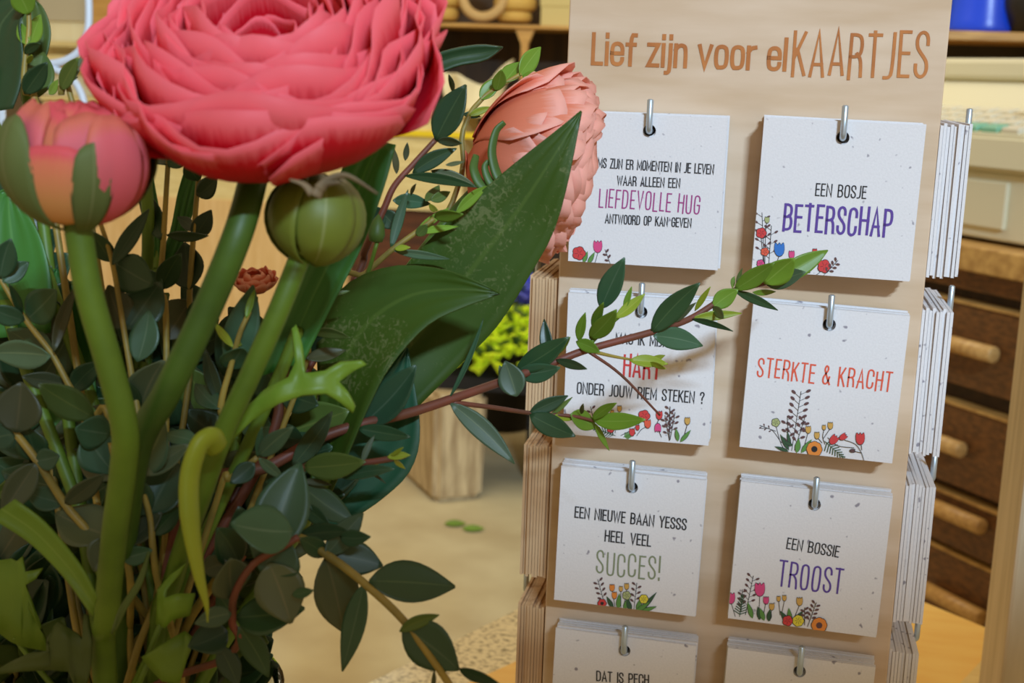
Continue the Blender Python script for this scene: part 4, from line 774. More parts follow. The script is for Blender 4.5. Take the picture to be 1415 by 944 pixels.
strip_leaf(t, [(128, 852, .425), (90, 800, .425), (40, 750, .43), (-15, 715, .43)], [(134, 825, .425), (110, 780, .425), (62, 722, .43), (20, 690, .43)], 'bright', .15, label='long strap of a leaf on the lower left of the stem')
strip_leaf(t, [(154, 876, .43), (166, 840, .43), (190, 800, .43), (206, 762, .43)], [(160, 870, .43), (175, 840, .43), (196, 806, .43), (207, 763, .43)], 'olive', .1)
# round green bud
DG = .415
C = at(437, 300, DG); ax = (UP * .97 + RIGHT * .12 - FWD * .12).normalized(); Rg = .0150
t = thing('ranunculus_bud', at(412, 365, DG), 'closed round green ranunculus bud hanging right under the pink flower', 'flower bud')
flower_stem(t, [(416, 352, DG), (385, 430, DG), (345, 520, DG + .005), (308, 600, DG + .012), (280, 680, DG + .025), (240, 800, DG + .05), (215, 920, DG + .075)], .0036)
b_ = obj('bloom', xf(lathe([(1e-5, -Rg * .95), (Rg * .6, -Rg * .78), (Rg * .94, -Rg * .3), (Rg * .95, .2 * Rg), (Rg * .6, .75 * Rg), (1e-5, .92 * Rg)], 24), frame(C, ax)), M['sepalg'], t, uvs=[(.2, .3)] * 144)
Mx = frame(C, ax); Mi = Mx.inverted(); a0 = az_of(425, 300, DG - .015)
for k in range(5):
    g = petal_geo(Rg * (1.03 + .02 * (k % 2)), .95, .08, 2.75, .72, a0 + k * 2 * PI / 5 + .35, .1, -.04, k, lift=.05); obj('sepal', g[:2], M['sepalg'], t, M=Mx, local=True, uvs=g[2], thick=.0006)
for (pp, w_) in (([(440, 262, DG - .058), (455, 248, DG - .058), (480, 243, DG - .058), (522, 268, DG - .058)], .0016), ([(432, 268, DG - .058), (420, 255, DG - .058), (400, 248, DG - .058)], .0013), ([(436, 272, DG - .058), (446, 256, DG - .058), (470, 252, DG - .058)], .0018)):
    obj('withered_tip', tube(cat_rom(stem_world(pp), 6), lambda s, w_=w_: w_ * (1.05 - s * .8), 8, .5), M['wither'], t)
# leaves of that stem
obj('curled_leaf', tube(cat_rom(stem_world([(300, 618, .412), (290, 606, .405), (275, 616, .402), (262, 660, .402), (263, 720, .402), (274, 790, .402), (285, 835, .402), (287, 860, .402)]), 8), lambda s: (0.0016 + .0030 * math.sin(PI * min(1, s * .55 + .25))) * (1 if s < .55 else max(.12, (1 - s) / .45)), 12, .6), M['lime'], t, uvs=None)['label'] = 'yellow-green leaf curling down like a hook'
lobed(t, [(296, 640), (303, 612), (330, 572), (365, 540), (398, 522), (408, 500), (403, 455), (409, 449), (418, 478), (422, 516), (450, 512), (470, 500), (500, 498), (506, 503), (490, 512), (468, 528), (480, 540), (491, 562), (488, 570), (470, 556), (450, 544), (420, 546), (385, 558), (350, 580), (322, 606), (306, 645)], .432, 'bright', .0016)['label'] = 'pale green forked leaf with curled tips'
# peach ranunculus on the right
DQ = .585
C = at(782, 238, DQ); ax = (RIGHT * .93 - UP * .22 + FWD * .08).normalized(); Rq = .0418
t = thing('ranunculus', at(690, 240, DQ), 'peach ranunculus seen from the side, overlapping the corner of the top left card', 'flower')
P = [at(700, 236, DQ), at(660, 262, DQ + .004), at(600, 330, DQ), at(500, 470, .565), at(360, 700, .545), VC + Vector((.02, .02, -.1))]
stem_obj(t, P[::-1], .0030, .0030, 'stem_gd', 12)
lay = []
for k in range(10):
    u = k / 9; a1 = 2.02 - .50 * u
    lay.append((Rq * (.70 + .28 * u), 1.0 - .06 * u, a1, [6, 6, 7, 7, 8, 8, 8, 8, 7, 6][k], .85 - .22 * u, .8, -.02 + .03 * u, .75))
lay += [(Rq * 1.0, 1.0, 1.30, 6, .62, .7, .0, .75), (Rq * 1.02, 1.0, 1.10, 5, .60, .7, .02, .75)]
bloom(t, C, ax, lay, 'pet_peach', 9, 'pet_peach', .4, notch=.3, jit=.07, lift=.015)
for (pp, w_, mt) in (([(718, 252, DQ - .046), (692, 250, DQ - .046), (680, 215, DQ - .046), (685, 183, DQ - .046), (697, 169, DQ - .046)], .0034, 'sepald'), ([(700, 262, DQ - .045), (668, 258, DQ - .045), (655, 235, DQ - .044), (658, 215, DQ - .04)], .0036, 'sepald'), ([(690, 268, DQ - .046), (676, 250, DQ - .046), (670, 232, DQ - .046), (675, 222, DQ - .046)], .0026, 'sepald')):
    obj('sepal', tube(cat_rom(stem_world(pp), 7), lambda s, w_=w_: w_ * (.95 - .55 * s), 10, .5), M[mt], t, uvs=None)
# hidden coral flower glimpsed behind the stems
DH = .51
t = thing('ranunculus', at(350, 400, DH), 'small coral flower glimpsed behind the green bud stem', 'flower')
C = at(352, 386, DH)
stem_obj(t, [VC + Vector((.01, .015, -.1)), at(300, 800, .52), at(340, 520, .52), at(350, 410, DH + .006)], .002, .002, 'stem_g')
bloom(t, C, (UP - FWD * .5), [(.0045, .7, 2.6, 4, .9, .6, .05), (.0065, .7, 2.1, 6, .7, .8, .1), (.0078, .65, 1.75, 6, .7, 1, .1)], 'pet_peach', 12, 'pet_peach', .3)
# other small bouquet pieces
t = thing('green_stem', at(240, 330, .49), 'bare green flower stem rising out of the photo behind the pink flower', 'stem')
stem_obj(t, [VC + Vector((-.01, .03, -.1)), at(190, 620, .53), at(205, 300, .50), at(172, 60, .485), at(160, -30, .48)], .0024, .0024, 'stem_g', name='stalk')
t = thing('curled_bract_leaf', at(560, 150, .56), 'narrow green leaf sticking out to the right of the pink flower', 'leaf')
strip_leaf(t, [(540, 130, .55), (584, 112, .555), (630, 92, .555), (670, 84, .555), (694, 67, .555)], [(540, 110, .55), (583, 90, .555), (610, 72, .555), (660, 62, .555), (695, 65, .555)], 'dark', .25, 'leaf_blade')
stem_obj(t, [VC + Vector((.015, .03, -.1)), at(420, 620, .55), at(500, 260, .55), at(542, 120, .5515)], .0016, .0014, 'stem_g', name='stalk')
t = thing('fuzzy_bud', at(520, 345, .515), 'small fuzzy green bud left of the broad speckled leaf', 'flower bud')
C = at(521, 317, .515)
obj('bud_head', xf(lathe([(1e-5, -.0054), (.0026, -.0048), (.0034, -.002), (.0028, .002), (.001, .005), (1e-5, .0062)], 16), frame(C, UP + RIGHT * .1)), M['sepald'], t, uvs=[(.2, .3)] * 96)
stem_obj(t, [VC + Vector((.01, .025, -.1)), at(420, 600, .53), at(500, 400, .52), C - UP * .0052], .001, .0008, 'stem_g')
# lobed ranunculus leaves at the lower left
def leafthing(label, outl, d, mt, root):
    t = thing('ranunculus_leaf', VC + Vector((-.01, -.01, -.16)), label, 'leaf')
    lobed(t, outl, d, mt, .001, 'leaf_blade'); stem_obj(t, [VC + Vector((-.01, -.01, -.16)), VC + Vector((-.005, -.02, -.03)), at(*root)], .0014, .001, 'stem_g', name='stalk')
leafthing('bright green lobed leaf at the left edge near the bottom', [(-40, 780), (15, 772), (24, 776), (32, 769), (35, 790), (48, 788), (60, 785), (50, 800), (36, 808), (40, 840), (62, 880), (66, 900), (30, 893), (15, 886), (0, 875), (-40, 860)], .47, 'bright', (20, 880, .474))
leafthing('green lobed leaf in the bottom left corner', [(-10, 928), (20, 912), (40, 903), (66, 900), (65, 885), (74, 866), (80, 860), (95, 868), (107, 876), (114, 884), (116, 848), (122, 850), (127, 885), (126, 920), (118, 950), (104, 948), (94, 928), (70, 926), (30, 928), (0, 932)], .452, 'olive', (110, 940, .456))
leafthing('green lobed leaf with a toothed edge left of the curled yellow leaf', [(216, 862), (218, 815), (236, 794), (257, 778), (250, 792), (230, 815), (228, 826), (245, 820), (270, 820), (262, 850), (240, 855), (228, 868)], .452, 'bright', (222, 862, .456))
leafthing('broad green leaf at the bottom left of the vase mouth', [(196, 908), (225, 890), (255, 872), (266, 880), (262, 900), (248, 945), (225, 942), (205, 920)], .45, 'bright', (205, 915, .456))
# glass vase
mt, nt, b = newmat('clear_glass'); b.inputs['Roughness'].default_value = 0.02; b.inputs['Transmission Weight'].default_value = 1; b.inputs['IOR'].default_value = 1.45; b.inputs['Base Color'].default_value = (.92, .96, .90, 1); M['glass'] = mt
vh = VC.z - ZT
vs = thing('glass_vase', (VC.x, VC.y, ZT), 'clear glass vase holding the bouquet, only its rim and shoulder in view', 'vase')
ro = .053
prof = [(1e-4, 0), (ro * .85, 0), (ro * .92, .006), (ro * .94, vh * .5), (ro, vh - .004), (ro + .001, vh), (ro - .002, vh + .001), (ro - .003, vh - .004), (ro * .94 - .003, vh * .5), (ro * .92 - .004, .012), (1e-4, .010)]
obj('vase_body', lathe(prof, 48, (VC.x, VC.y, ZT)), M['glass'], vs)

# ------------------------------------------------------------------ background: counter with drawers and till on the right
P0 = at(1350, 372, 2.45); du = Vector((-.59, .81, 0)).normalized(); dw = Vector((.81, .59, 0)).normalized()
def cabM(z=0): # x along the face to the far left, y into the cabinet, z up
    Mx = Matrix.Identity(4)
    for i in range(3): Mx[i][0] = -du[i]; Mx[i][1] = dw[i]; Mx[i][2] = (0, 0, 1)[i]; Mx[i][3] = (P0.x, P0.y, z)[i]
    return Mx
def zat(v): # height on the front face at column 1350
    r = ray(1350, v); k = (P0 - CAMP).dot(dw) / r.dot(dw); return (CAMP + r * k).z
def xat(u, v): r = ray(u, v); k = (P0 - CAMP).dot(dw) / r.dot(dw); return -(CAMP + r * k - P0).dot(du)
M['oakd'] = plain('brown_stained_wood', (120, 78, 38), 0.5, c2=(84, 54, 26), scale=10, stretch=(2, 6, 14), detail=7)
M['oakdk'] = plain('dark_carcass_wood', (62, 42, 24), 0.6, c2=(44, 30, 18), scale=10, stretch=(1, 6, 6))
M['worktop'] = plain('worn_worktop_wood', (204, 164, 96), 0.45, c2=(168, 128, 70), scale=8, stretch=(1, 7, 7), detail=7)
M['knob'] = plain('turned_handle_wood', (208, 168, 104), 0.4, c2=(180, 138, 80), scale=20, stretch=(1, 5, 5))
def cbox(*a, bev=0.004): return xf(box(*a, bev), cabM())
X0, X1 = -1.5, .55
zt_ = zat(338)
cb = thing('counter_cabinet', (P0.x, P0.y, 0), 'brown wooden counter with drawers and round wooden handles, right of the rack', 'cabinet')
obj('worktop', cbox(X0 - .02, X1, -.03, .62, zat(374), zt_), M['worktop'], cb, smooth=False)
obj('carcass', cbox(X0, X1, .03, .6, 0, zat(376)), M['oakdk'], cb, smooth=False)
obj('rail', cbox(X0, X1, .0, .03, zat(404), zat(375)), M['oakd'], cb, smooth=False)
for (va, vb, hv, xs) in ((424, 540, 478, (-1.25, .17)), (570, 684, 622, (-1.25, .17)), (700, 772, 716, (-1.25, .17)), (782, 900, 840, (-1.25, .17))):
    for (xa, xb) in ((X0 + .02, -.62), (-.60, .30)):
        dr = obj('drawer', cbox(xa, xb, -.002, .03, zat(vb), zat(va), bev=.003), M['oakd'], cb, smooth=False)
        obj('drawer_lip', cbox(xa, xb, -.006, .03, zat(va), zat(va) + .006, bev=.001), M['worktop'], dr, smooth=False)
        e = xat(1388, hv + 8) if hv < 600 else (xat(1342, hv + 4) if hv < 700 else xat(1372, hv))
        if xb < 0: e -= .92
        zz = zat(hv + 2); rr = .016
        Mh = cabM()
        pts = [Mh @ Vector((x, -.024, zz)) for x in (e - .16, e - .159, e - .08, e - .002, e)]
        obj('handle', tube(pts, lambda s: rr * (.85 if s in (0, 1) else 1), 16), M['knob'], dr, smooth=True)
# till
M['till'] = plain('cream_plastic', (212, 208, 180), 0.45); M['tillk'] = plain('cream_key_plastic', (216, 212, 192), 0.4); M['tillg'] = plain('grey_plastic', (128, 122, 96), 0.4); M['tealk'] = plain('teal_key', (128, 190, 164), 0.4); M['blk'] = plain('black_plastic', (26, 24, 22), 0.45)
TM = cabM(zt_); 
def tp(x, y, z): return TM @ Vector((x, y, z))
def tbox(*a, bev=.006): return xf(box(*a, bev), TM)
xr_ = xat(1412, 330)
def s_at(u, v): return xat(u, v)
pxm = 2.45 / F
tl = thing('cash_register', tp(-.1, .2, 0), 'cream plastic cash register standing on the brown counter', 'cash register')
tx0, tx1 = -.45, .085
h1 = 100 * pxm; h2 = 150 * pxm; h3 = 232 * pxm
dbx = obj('drawer_box', tbox(tx0, tx1, .03, .45, .008, h1), M['till'], tl, smooth=False)
obj('drawer_front', tbox(tx0 + .03, tx1 - .055, .022, .034, .03, h1 - .018, bev=.003), M['till'], dbx, smooth=False)
for x in (tx0 + .04, tx1 - .04): obj('foot', xf(lathe([(1e-4, 0), (.012, 0), (.012, .009), (1e-4, .009)], 12, (x, .08, 0)), TM), M['blk'], tl)
# sloping keyboard body
pr = [(.01, h1), (.45, h1), (.45, h3), (.27, h3), (.22, h2 + .045), (.015, h2)]
V = [tp(x, y, z) for x in (tx0 - .01, tx1 + .02) for y, z in pr]; n6 = len(pr)
bm = bmesh.new(); vv = [bm.verts.new(p) for p in V]; bm.faces.new(vv[:n6]); bm.faces.new(vv[n6:][::-1])
for i in range(n6): bm.faces.new((vv[i], vv[n6 + i], vv[n6 + (i + 1) % n6], vv[(i + 1) % n6]))
bmesh.ops.recalc_face_normals(bm, faces=bm.faces[:]); bmesh.ops.bevel(bm, geom=list(bm.edges), offset=.008, segments=2, affect='EDGES'); bm.verts.index_update()
kb = obj('keyboard_body', ([v.co.copy() for v in bm.verts], [tuple(v.index for v in f.verts) for f in bm.faces]), M['till'], tl, smooth=False); bm.free()
sl = math.atan2(.045, .205)
for r in range(4):
    for c_ in range(9):
        x = tx0 + .05 + c_ * .052; y = .045 + r * .043; z = h2 + (y - .015) * math.tan(sl)
        g = xf(box(-.021, .021, -.016, .016, 0, .012, .003), TM @ Matrix.Translation((x, y, z - .002)) @ Matrix.Rotation(sl, 4, 'X'))
        obj('key', g, M['tealk'] if (r == 0 and c_ in (6, 7)) else M['tillk'], kb, smooth=False)
obj('display_hood', tbox(tx0 + .02, tx1 - .12, .25, .40, h3 - .01, h3 + .035, bev=.01), M['till'], tl, smooth=False)
obj('printer_window', xf(box(tx1 - .10, tx1 - .0, -.003, .003, -.03, .03, .002), TM @ Matrix.Translation((0, .243, h3 - .04)) @ Matrix.Rotation(-.6, 4, 'X')), M['tillg'], tl, smooth=False)
# coiled cord of the till scanner
cc = [];
for i in range(400):
    a = i * .55; z = h3 + .03 - i / 400 * .16; cc.append(tp(tx1 + .035 + .012 * math.cos(a), .06 + .012 * math.sin(a) + .05 * (i / 400), z))
cd_ = obj('coiled_cord', tube(cc, .0028, 6), M['blk'], None, origin=tp(tx1 + .03, .06, h2)); tag(cd_, 'black coiled cable hanging beside the cash register at the right edge', 'cable')
# shelf above the till with a blue tub
DS = 3.1
sy = at(1360, 48, DS).y
zs = at(1360, 44, DS).z
rs = thing('wall_shelf', (at(1360, 48, DS).x, sy, zs), 'light wooden wall shelf above the cash register', 'shelf')
xa = at(1230, 48, DS).x; xb = at(1500, 48, DS).x
obj('shelf_board', box(xa, xb, sy - .02, sy + .30, zs - .022, zs, .003), M['worktop'], rs, smooth=False)
M['slate'] = plain('dark_grey_panel', (64, 58, 46), 0.6, c2=(52, 46, 36), scale=6)
obj('back_panel', box(xa, xb, sy + .30, sy + .32, zs - .75, zs + .6), M['slate'], rs, smooth=False)
for x in (xa + .02, xb - .02): obj('bracket', box(x - .01, x + .01, sy + .02, sy + .3, zs - .12, zs - .022, .002), M['slate'], rs, smooth=False)
M['bluep'] = plain('blue_plastic', (24, 72, 226), 0.3)
bc = Vector((at(1368, 30, DS).x, sy + .12, zs)); rb = 52 * DS / F
o = obj('blue_tub', lathe([(1e-4, .001), (rb * 1.0, .001), (rb * 1.02, .012), (rb * .96, .03), (rb * .84, .12), (rb * .70, .22), (rb * .74, .225), (rb * .74, .235), (rb * .66, .235), (rb * .78, .12), (rb * .9, .02), (1e-4, .015)], 36, bc), M['bluep'], None, origin=bc)
tag(o, 'bright blue plastic tub on the wall shelf at the top right', 'tub')
bc = Vector((at(1420, 20, DS - .1).x + .02, sy + .06, zs)); o = obj('black_pot', lathe([(1e-4, 0), (.035, 0), (.055, .06), (.06, .14), (.055, .14), (.03, .01), (1e-4, .01)], 28, bc), M['blk'], None, origin=bc); tag(o, 'black pot on the wall shelf at the top right corner', 'pot')

# ------------------------------------------------------------------ background: shelves behind the bouquet
YS = 5.2
def fy(u, v, y=YS): return aty(u, v, y)
M['pine'] = plain('honey_pine', (214, 168, 92), 0.5, c2=(196, 148, 76), scale=8, stretch=(1, 7, 7))
M['palew'] = plain('pale_limed_wood', (240, 222, 158), 0.55, c2=(222, 200, 132), scale=9, stretch=(1, 9, 9), detail=7)
M['choc'] = plain('dark_brown_back_panel', (70, 50, 26), 0.6, c2=(50, 36, 20), scale=5, stretch=(5, 1, .7), detail=6)
sh = thing('storage_shelf', fy(660, 150), 'dark backed shelf with cream post behind the flowers', 'shelf')
p0 = fy(545, 100); p1 = fy(579, 100)
obj('post', box(p0.x, p1.x, YS, YS + .08, 0, fy(560, -60).z, .003), M['cream'], sh, smooth=False)
zb_ = fy(680, 33).z; xe = fy(810, 33).x
obj('shelf_board', box(p1.x, xe, YS + .01, YS + .5, zb_ - .016, zb_, .002), M['pine'], sh, smooth=False)
obj('back_panel', box(p0.x - .1, xe, YS + .5, YS + .52, 0, fy(560, -80).z), M['choc'], sh, smooth=False)
bx = fy(723, 60).x
pr = [(bx - .045, zb_ - .016), (bx + .045, zb_ - .016), (bx + .016, zb_ - .085), (bx + .014, .95), (bx - .014, .95), (bx - .016, zb_ - .085)]
V = [Vector((x, y, z)) for y in (YS + .03, YS + .06) for x, z in pr]
obj('bracket', (V, [tuple(range(6)), tuple(range(6, 12))[::-1]] + [(i, 6 + i, 6 + (i + 1) % 6, (i + 1) % 6) for i in range(6)]), M['pine'], sh, smooth=False)
# twine on the shelf
M['twine'] = plain('yellow_twine', (232, 196, 104), 0.7, c2=(206, 166, 80), scale=260, bump=.5); M['twine2'] = plain('straw_ring', (222, 190, 130), 0.7, c2=(196, 160, 100), scale=200, bump=.5)
def roll(u, v, w, h, lab, mt='twine', yy=.16):
    c = fy(u, v, YS + yy); s = dep(c) / F; a = w * s / 2; b = h * s / 2
    prf = [(a * .25, -b), (a * .8, -b), (a * .97, -b * .6), (a, 0), (a * .97, b * .6), (a * .8, b), (a * .25, b), (a * .25, -b)]
    g = lathe(prf, 28, c); g2 = lathe([(a * .18, -b * 1.02), (a * .25, -b * 1.02), (a * .25, b * 1.02), (a * .18, b * 1.02), (a * .18, -b * 1.02)], 20, c)
    t = thing('twine_roll', c - Vector((0, 0, b)), lab, 'twine roll'); obj('twine', g, M[mt], t); obj('tube', g2, M['worktop'], t)
roll(611, 19, 46, 18, 'yellow roll of twine lying at the left end of the shelf')
roll(614, 0, 52, 18, 'yellow roll of twine on top of the left one on the shelf')
roll(711, 23, 48, 15, 'yellow roll of twine lying right of the straw ring')
roll(712, 5, 60, 20, 'yellow roll of twine on top of the one right of the straw ring')
c = fy(668, -6, YS + .06); s = dep(c) / F
g = torus(29 * s, 7 * s); o = obj('straw_ring', xf(g, Matrix.Translation(c) @ Matrix.Rotation(PI / 2 - .15, 4, 'X')), M['twine2'], None, origin=c); tag(o, 'pale straw ring leaning against the twine rolls on the shelf', 'ring')
bx0 = fy(742, 10).x; M['creambox'] = plain('cream_card_box', (214, 198, 130), 0.6)
zb_ += .001
bo = thing('storage_box', (bx0, YS + .1, zb_), 'cream box on the shelf between the twine and the card rack', 'box')
bb = obj('box_body', box(bx0, bx0 + .20, YS + .1, YS + .3, zb_, fy(760, 6).z, .002), M['creambox'], bo, smooth=False); obj('lid', box(bx0 - .004, bx0 + .204, YS + .095, YS + .305, fy(760, 7).z, fy(760, -30).z, .002), M['creambox'], bo, smooth=False)
# pale counter in front of it
YC = 4.85
ct = thing('pale_counter', (fy(420, 300, YC).x, YC, 0), 'pale limed wooden counter behind the bouquet', 'counter')
xa = fy(60, 200, YC).x; xb = fy(640, 200, YC).x; zc = fy(600, 153, YC).z
obj('counter_top', box(xa, xb + .25, YC - .02, YC + .3, zc - .02, zc, .003), M['palew'], ct, smooth=False)
obj('front_panel', box(xa, xb, YC + .01, YC + .28, fy(560, 290, YC).z, zc - .02), M['palew'], ct, smooth=False)
M['yell'] = plain('bright_yellow_edge', (244, 214, 30), 0.5)
obj('yellow_strip', box(xa, xb + .2, YC - .012, YC + .012, fy(620, 190, YC).z, fy(620, 182, YC).z), M['yell'], ct, smooth=False)
M['palew2'] = plain('warm_pale_wood', (236, 200, 138), 0.55, c2=(224, 184, 118), scale=6, stretch=(6, 6, .8))
obj('lower_panel', box(xa, fy(480, 300, YC).x, YC + .0, YC + .27, 0, fy(560, 290, YC).z), M['palew2'], ct, smooth=False)
M['mahog'] = plain('red_brown_wood', (104, 58, 30), 0.5, c2=(72, 40, 22), scale=6, stretch=(1, 1, 6))
obj('cupboard', box(fy(480, 300, YC).x, fy(645, 300, YC).x, YC + .05, YC + .27, 0, fy(560, 290, YC).z), M['mahog'], ct, smooth=False)
# folded cream cloth / paper bag
c = fy(655, 120, YC + .15); s = dep(c) / F
V = []; Fc = []; nu, nv = 18, 8
for i in range(nu + 1):
    u = -1 + 2 * i / nu
    for j in range(nv + 1):
        w = j / nv; top = (.62 + .38 * abs(u) ** 2 - .1 * math.sin(u * 5)); V.append(Vector((c.x + u * (34 + 20 * w) * s, c.y - .06 * math.cos(u * 1.4) + .03 * math.sin(u * 7) * w, zc + w * 66 * s * top)))
k = nv + 1
for i in range(nu):
    for j in range(nv): Fc.append((i * k + j, i * k + j + 1, (i + 1) * k + j + 1, (i + 1) * k + j))
M['cloth'] = plain('cream_paper', (238, 228, 188), 0.7)
o = obj('paper_sack', (V, Fc), M['cloth'], None, origin=(c.x, c.y, zc), thick=.01); tag(o, 'open cream paper sack standing on the pale counter', 'sack')
# upper left: honey post, white ledge, steel frame
xh0 = fy(127, 20, YC + .1).x; xh1 = fy(154, 20, YC + .1).x
fr_ = thing('window_display', (xh0, YC + .2, zc), 'pale display case with a honey coloured post at the top left', 'display case')
M['greyp'] = plain('grey_white_panel', (196, 188, 158), 0.5)
obj('post', box(xh0, xh1, YC + .1, YC + .14, zc, zc + .5, .002), M['pine'], fr_, smooth=False)
obj('panel', box(fy(20, 20, YC).x, xh0, YC + .2, YC + .22, fy(90, 27, YC).z, zc + .5), M['greyp'], fr_, smooth=False)
obj('ledge', box(fy(20, 60, YC).x, fy(300, 60, YC).x, YC + .02, YC + .2, fy(140, 66, YC).z, fy(140, 58, YC).z, .002), M['palew'], fr_, smooth=False)
obj('ledge', box(fy(20, 60, YC).x, fy(300, 60, YC).x, YC + .0, YC + .2, fy(140, 86, YC).z, fy(140, 78, YC).z, .002), M['palew'], fr_, smooth=False)
obj('back', box(fy(20, 60, YC).x, fy(560, 60, YC).x, YC + .22, YC + .24, zc, zc + .5), M['cream'], fr_, smooth=False)
M['whitem'] = plain('white_metal', (206, 218, 232), 0.35)
df = 1.5
cv = [at(*p, df) for p in ((121, -60), (122, -20), (123, 20), (121, 45), (112, 68), (94, 82), (72, 88), (40, 90), (0, 92), (-30, 92))]
st = thing('metal_stand', Vector((cv[4].x, cv[4].y, 0)), 'bent white metal tube stand behind the half-open bud', 'stand')
obj('bent_tube', tube(cat_rom(cv, 8), 5.5 * df / F, 12), M['whitem'], st)
cv2 = [at(*p, df) for p in ((40, 90), (72, 95), (92, 104), (108, 120), (118, 150), (122, 200), (124, 300))]
cv2.append(Vector((cv2[-1].x, cv2[-1].y, 0))); obj('leg', tube(cat_rom(cv2, 8), 5.0 * df / F, 12), M['whitem'], st)
cv3 = [cv[8], cv[8] + Vector((0, .0, -.3)), Vector((cv[8].x, cv[8].y, 0))]; obj('leg', tube(cv3, 5.0 * df / F, 12), M['whitem'], st)
# wooden stump planter with flowers
sA = atz(600, 697, 0); sL = atz(540, 640, 0); sR = atz(682, 662, 0)
M['log'] = plain('weathered_wood_block', (214, 194, 152), 0.7, c2=(160, 136, 100), scale=7, stretch=(5, 5, .9), detail=8, bump=.3)
e1 = (sL - sA); e2 = (sR - sA); e1n = e1.normalized(); e2n = Vector((-e1n.y, e1n.x, 0)); e2n = e2n if e2n.dot(e2) > 0 else -e2n
w2 = e2.dot(e2n); e1 = e1n * max(.34, e1.length); e2 = e2n * .18
hz_ = aty(610, 548, sA.y).z
bm = bmesh.new(); base = [sA, sA + e2, sA + e1 + e2, sA + e1]; cen = sum(base, Vector()) / 4
vb = [bm.verts.new(p) for p in base]; vt = [bm.verts.new(cen + (p - cen) * 1.06 + Vector((0, 0, hz_))) for p in base]
bm.faces.new(vb[::-1]); bm.faces.new(vt)
for i in range(4): bm.faces.new((vb[i], vb[(i + 1) % 4], vt[(i + 1) % 4], vt[i]))
bmesh.ops.recalc_face_normals(bm, faces=bm.faces[:]); bmesh.ops.bevel(bm, geom=list(bm.edges), offset=.02, segments=3, affect='EDGES'); bm.verts.index_update()
o = obj('wooden_block', ([v.co.copy() for v in bm.verts], [tuple(v.index for v in f.verts) for f in bm.faces]), M['log'], None, origin=cen, smooth=False); bm.free(); tag(o, 'weathered wooden block standing on the concrete floor, flowers on top', 'block')
# black box added for the shade to the right of the block
kA = atz(684, 668, 0) + Vector((.10, .05, 0)); M['black'] = plain('dark_shade_box', (16, 14, 12), 0.7)
ck = thing('dark_shade_box', kA, 'black box added for the dark shadow right of the wooden block', 'crate')
def along(a, b): return kA + Vector((a, b, 0))
for nm, bx_ in (('front_side', (0, .62, 0, .02)), ('back_side', (0, .62, .48, .5)), ('end_side', (0, .02, .02, .48)), ('end_side', (.6, .62, .02, .48))):
    obj(nm, box(kA.x + bx_[0], kA.x + bx_[1], kA.y + bx_[2], kA.y + bx_[3], 0.0, hz_ * .92, .003), M['black'], ck, smooth=False)
obj('bottom', box(kA.x + .02, kA.x + .6, kA.y + .02, kA.y + .48, 0.01, .03), M['black'], ck, smooth=False)
fb = aty(706, 428, 4.55)
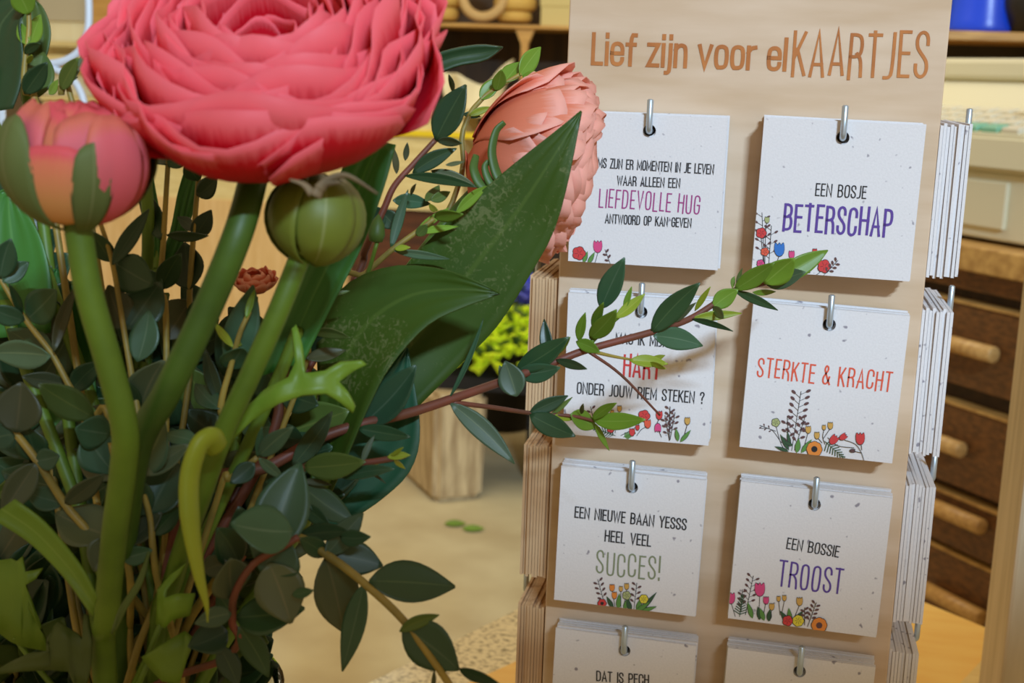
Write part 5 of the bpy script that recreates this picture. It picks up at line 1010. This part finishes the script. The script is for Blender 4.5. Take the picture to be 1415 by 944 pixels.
# flowers on top: many tiny heads, nobody could count them
M['chry'] = plain('yellow_green_petals', (220, 238, 30), 0.6, c2=(184, 214, 30), scale=60); M['bluef'] = plain('blue_petals', (70, 84, 200), 0.6, c2=(110, 120, 230), scale=40); M['foli'] = plain('planter_foliage', (66, 96, 30), 0.6, c2=(44, 70, 24), scale=30)
def mass(name, lab, cx_, cy_, z0, rx, ry, rz, n, r, mt, cat, seed):
    rn = random.Random(seed); V = []; Fc = []; K = []
    for i in range(n):
        a = rn.uniform(0, 2 * PI); q = math.sqrt(rn.random()); x = cx_ + rx * q * math.cos(a); y = cy_ + ry * q * math.sin(a); z = z0 + rz * math.sqrt(max(0, 1 - q * q)) + rn.uniform(-.02, .02)
        R_ = r * rn.uniform(.7, 1.2); az = rn.uniform(0, 6); k = len(V); tx, ty = rn.uniform(-.7, .7), rn.uniform(-.7, .3)
        V.append(Vector((x, y, z + R_ * .3)))
        for j in range(10):
            rr = R_ * (1 if j % 2 == 0 else .55); b = az + j * PI / 5; dx, dy = rr * math.cos(b), rr * math.sin(b); V.append(Vector((x + dx, y + dy, z + tx * dx + ty * dy)))
        kk = 1 if rn.random() < .18 else 0
        for j in range(10): Fc.append((k, k + 1 + j, k + 1 + (j + 1) % 10)); K.append(kk)
        V.append(Vector((x, y, z - R_))); z2 = len(V) - 1
        for j in range(10): Fc.append((z2, k + 1 + (j + 1) % 10, k + 1 + j)); K.append(kk)
    o = obj(name, (V, Fc, K), [M[mt], M['foli']], None, origin=(cx_, cy_, z0), smooth=False); return tag(o, lab, cat, kind='stuff')
tc_ = cen
pt = thing('flower_tray', (tc_.x + .15, tc_.y + .1, hz_), 'low dark tray under the yellow-green flowers, on the wooden block', 'tray')
obj('tray', prism([(tc_.x - .18, tc_.y - .16), (tc_.x + .5, tc_.y - .16), (tc_.x + .5, tc_.y + .3), (tc_.x - .18, tc_.y + .3)], hz_ + .005, hz_ + .05), M['black'], pt, smooth=False)
mass('yellow_green_flowers', 'mass of small yellow-green flower heads behind the broad leaves', tc_.x + .17, tc_.y + .1, hz_ + .085, .40, .30, .15, 900, .028, 'chry', 'flowers', 4)
mass('blue_flowers', 'patch of blue flowers beside the left edge of the rack', fb.x - .02, fb.y, fb.z, .20, .18, .16, 300, .034, 'bluef', 'flowers', 6)
pb = thing('flower_bucket', (fb.x - .02, fb.y, 0), 'dark bucket under the blue flowers', 'bucket'); zz = fb.z - .04; obj('bucket_body', lathe([(1e-4, .01), (.12, .01), (.19, zz), (.18, zz), (.11, .03), (1e-4, .03)], 28, (fb.x - .02, fb.y, 0)), M['black'], pb)
# leaf scraps on the floor
for i, (u, v, lab) in enumerate(((629, 726, 'scrap of green leaf on the concrete floor, the left one'), (654, 733, 'torn scrap of green leaf on the concrete floor, the right one'))):
    p = atz(u, v, .004); V = []; rn = random.Random(i); 
    g = leaf_geo(p + Vector((-.035, -.005, .004)), p + Vector((.035, .012, .006)), .035, Vector((0, -.3, 1)), .3, .1)
    o = obj('leaf_scrap', g[:2], M['bright'], None, origin=p, uvs=g[2], thick=.001); tag(o, lab, 'leaf scrap')
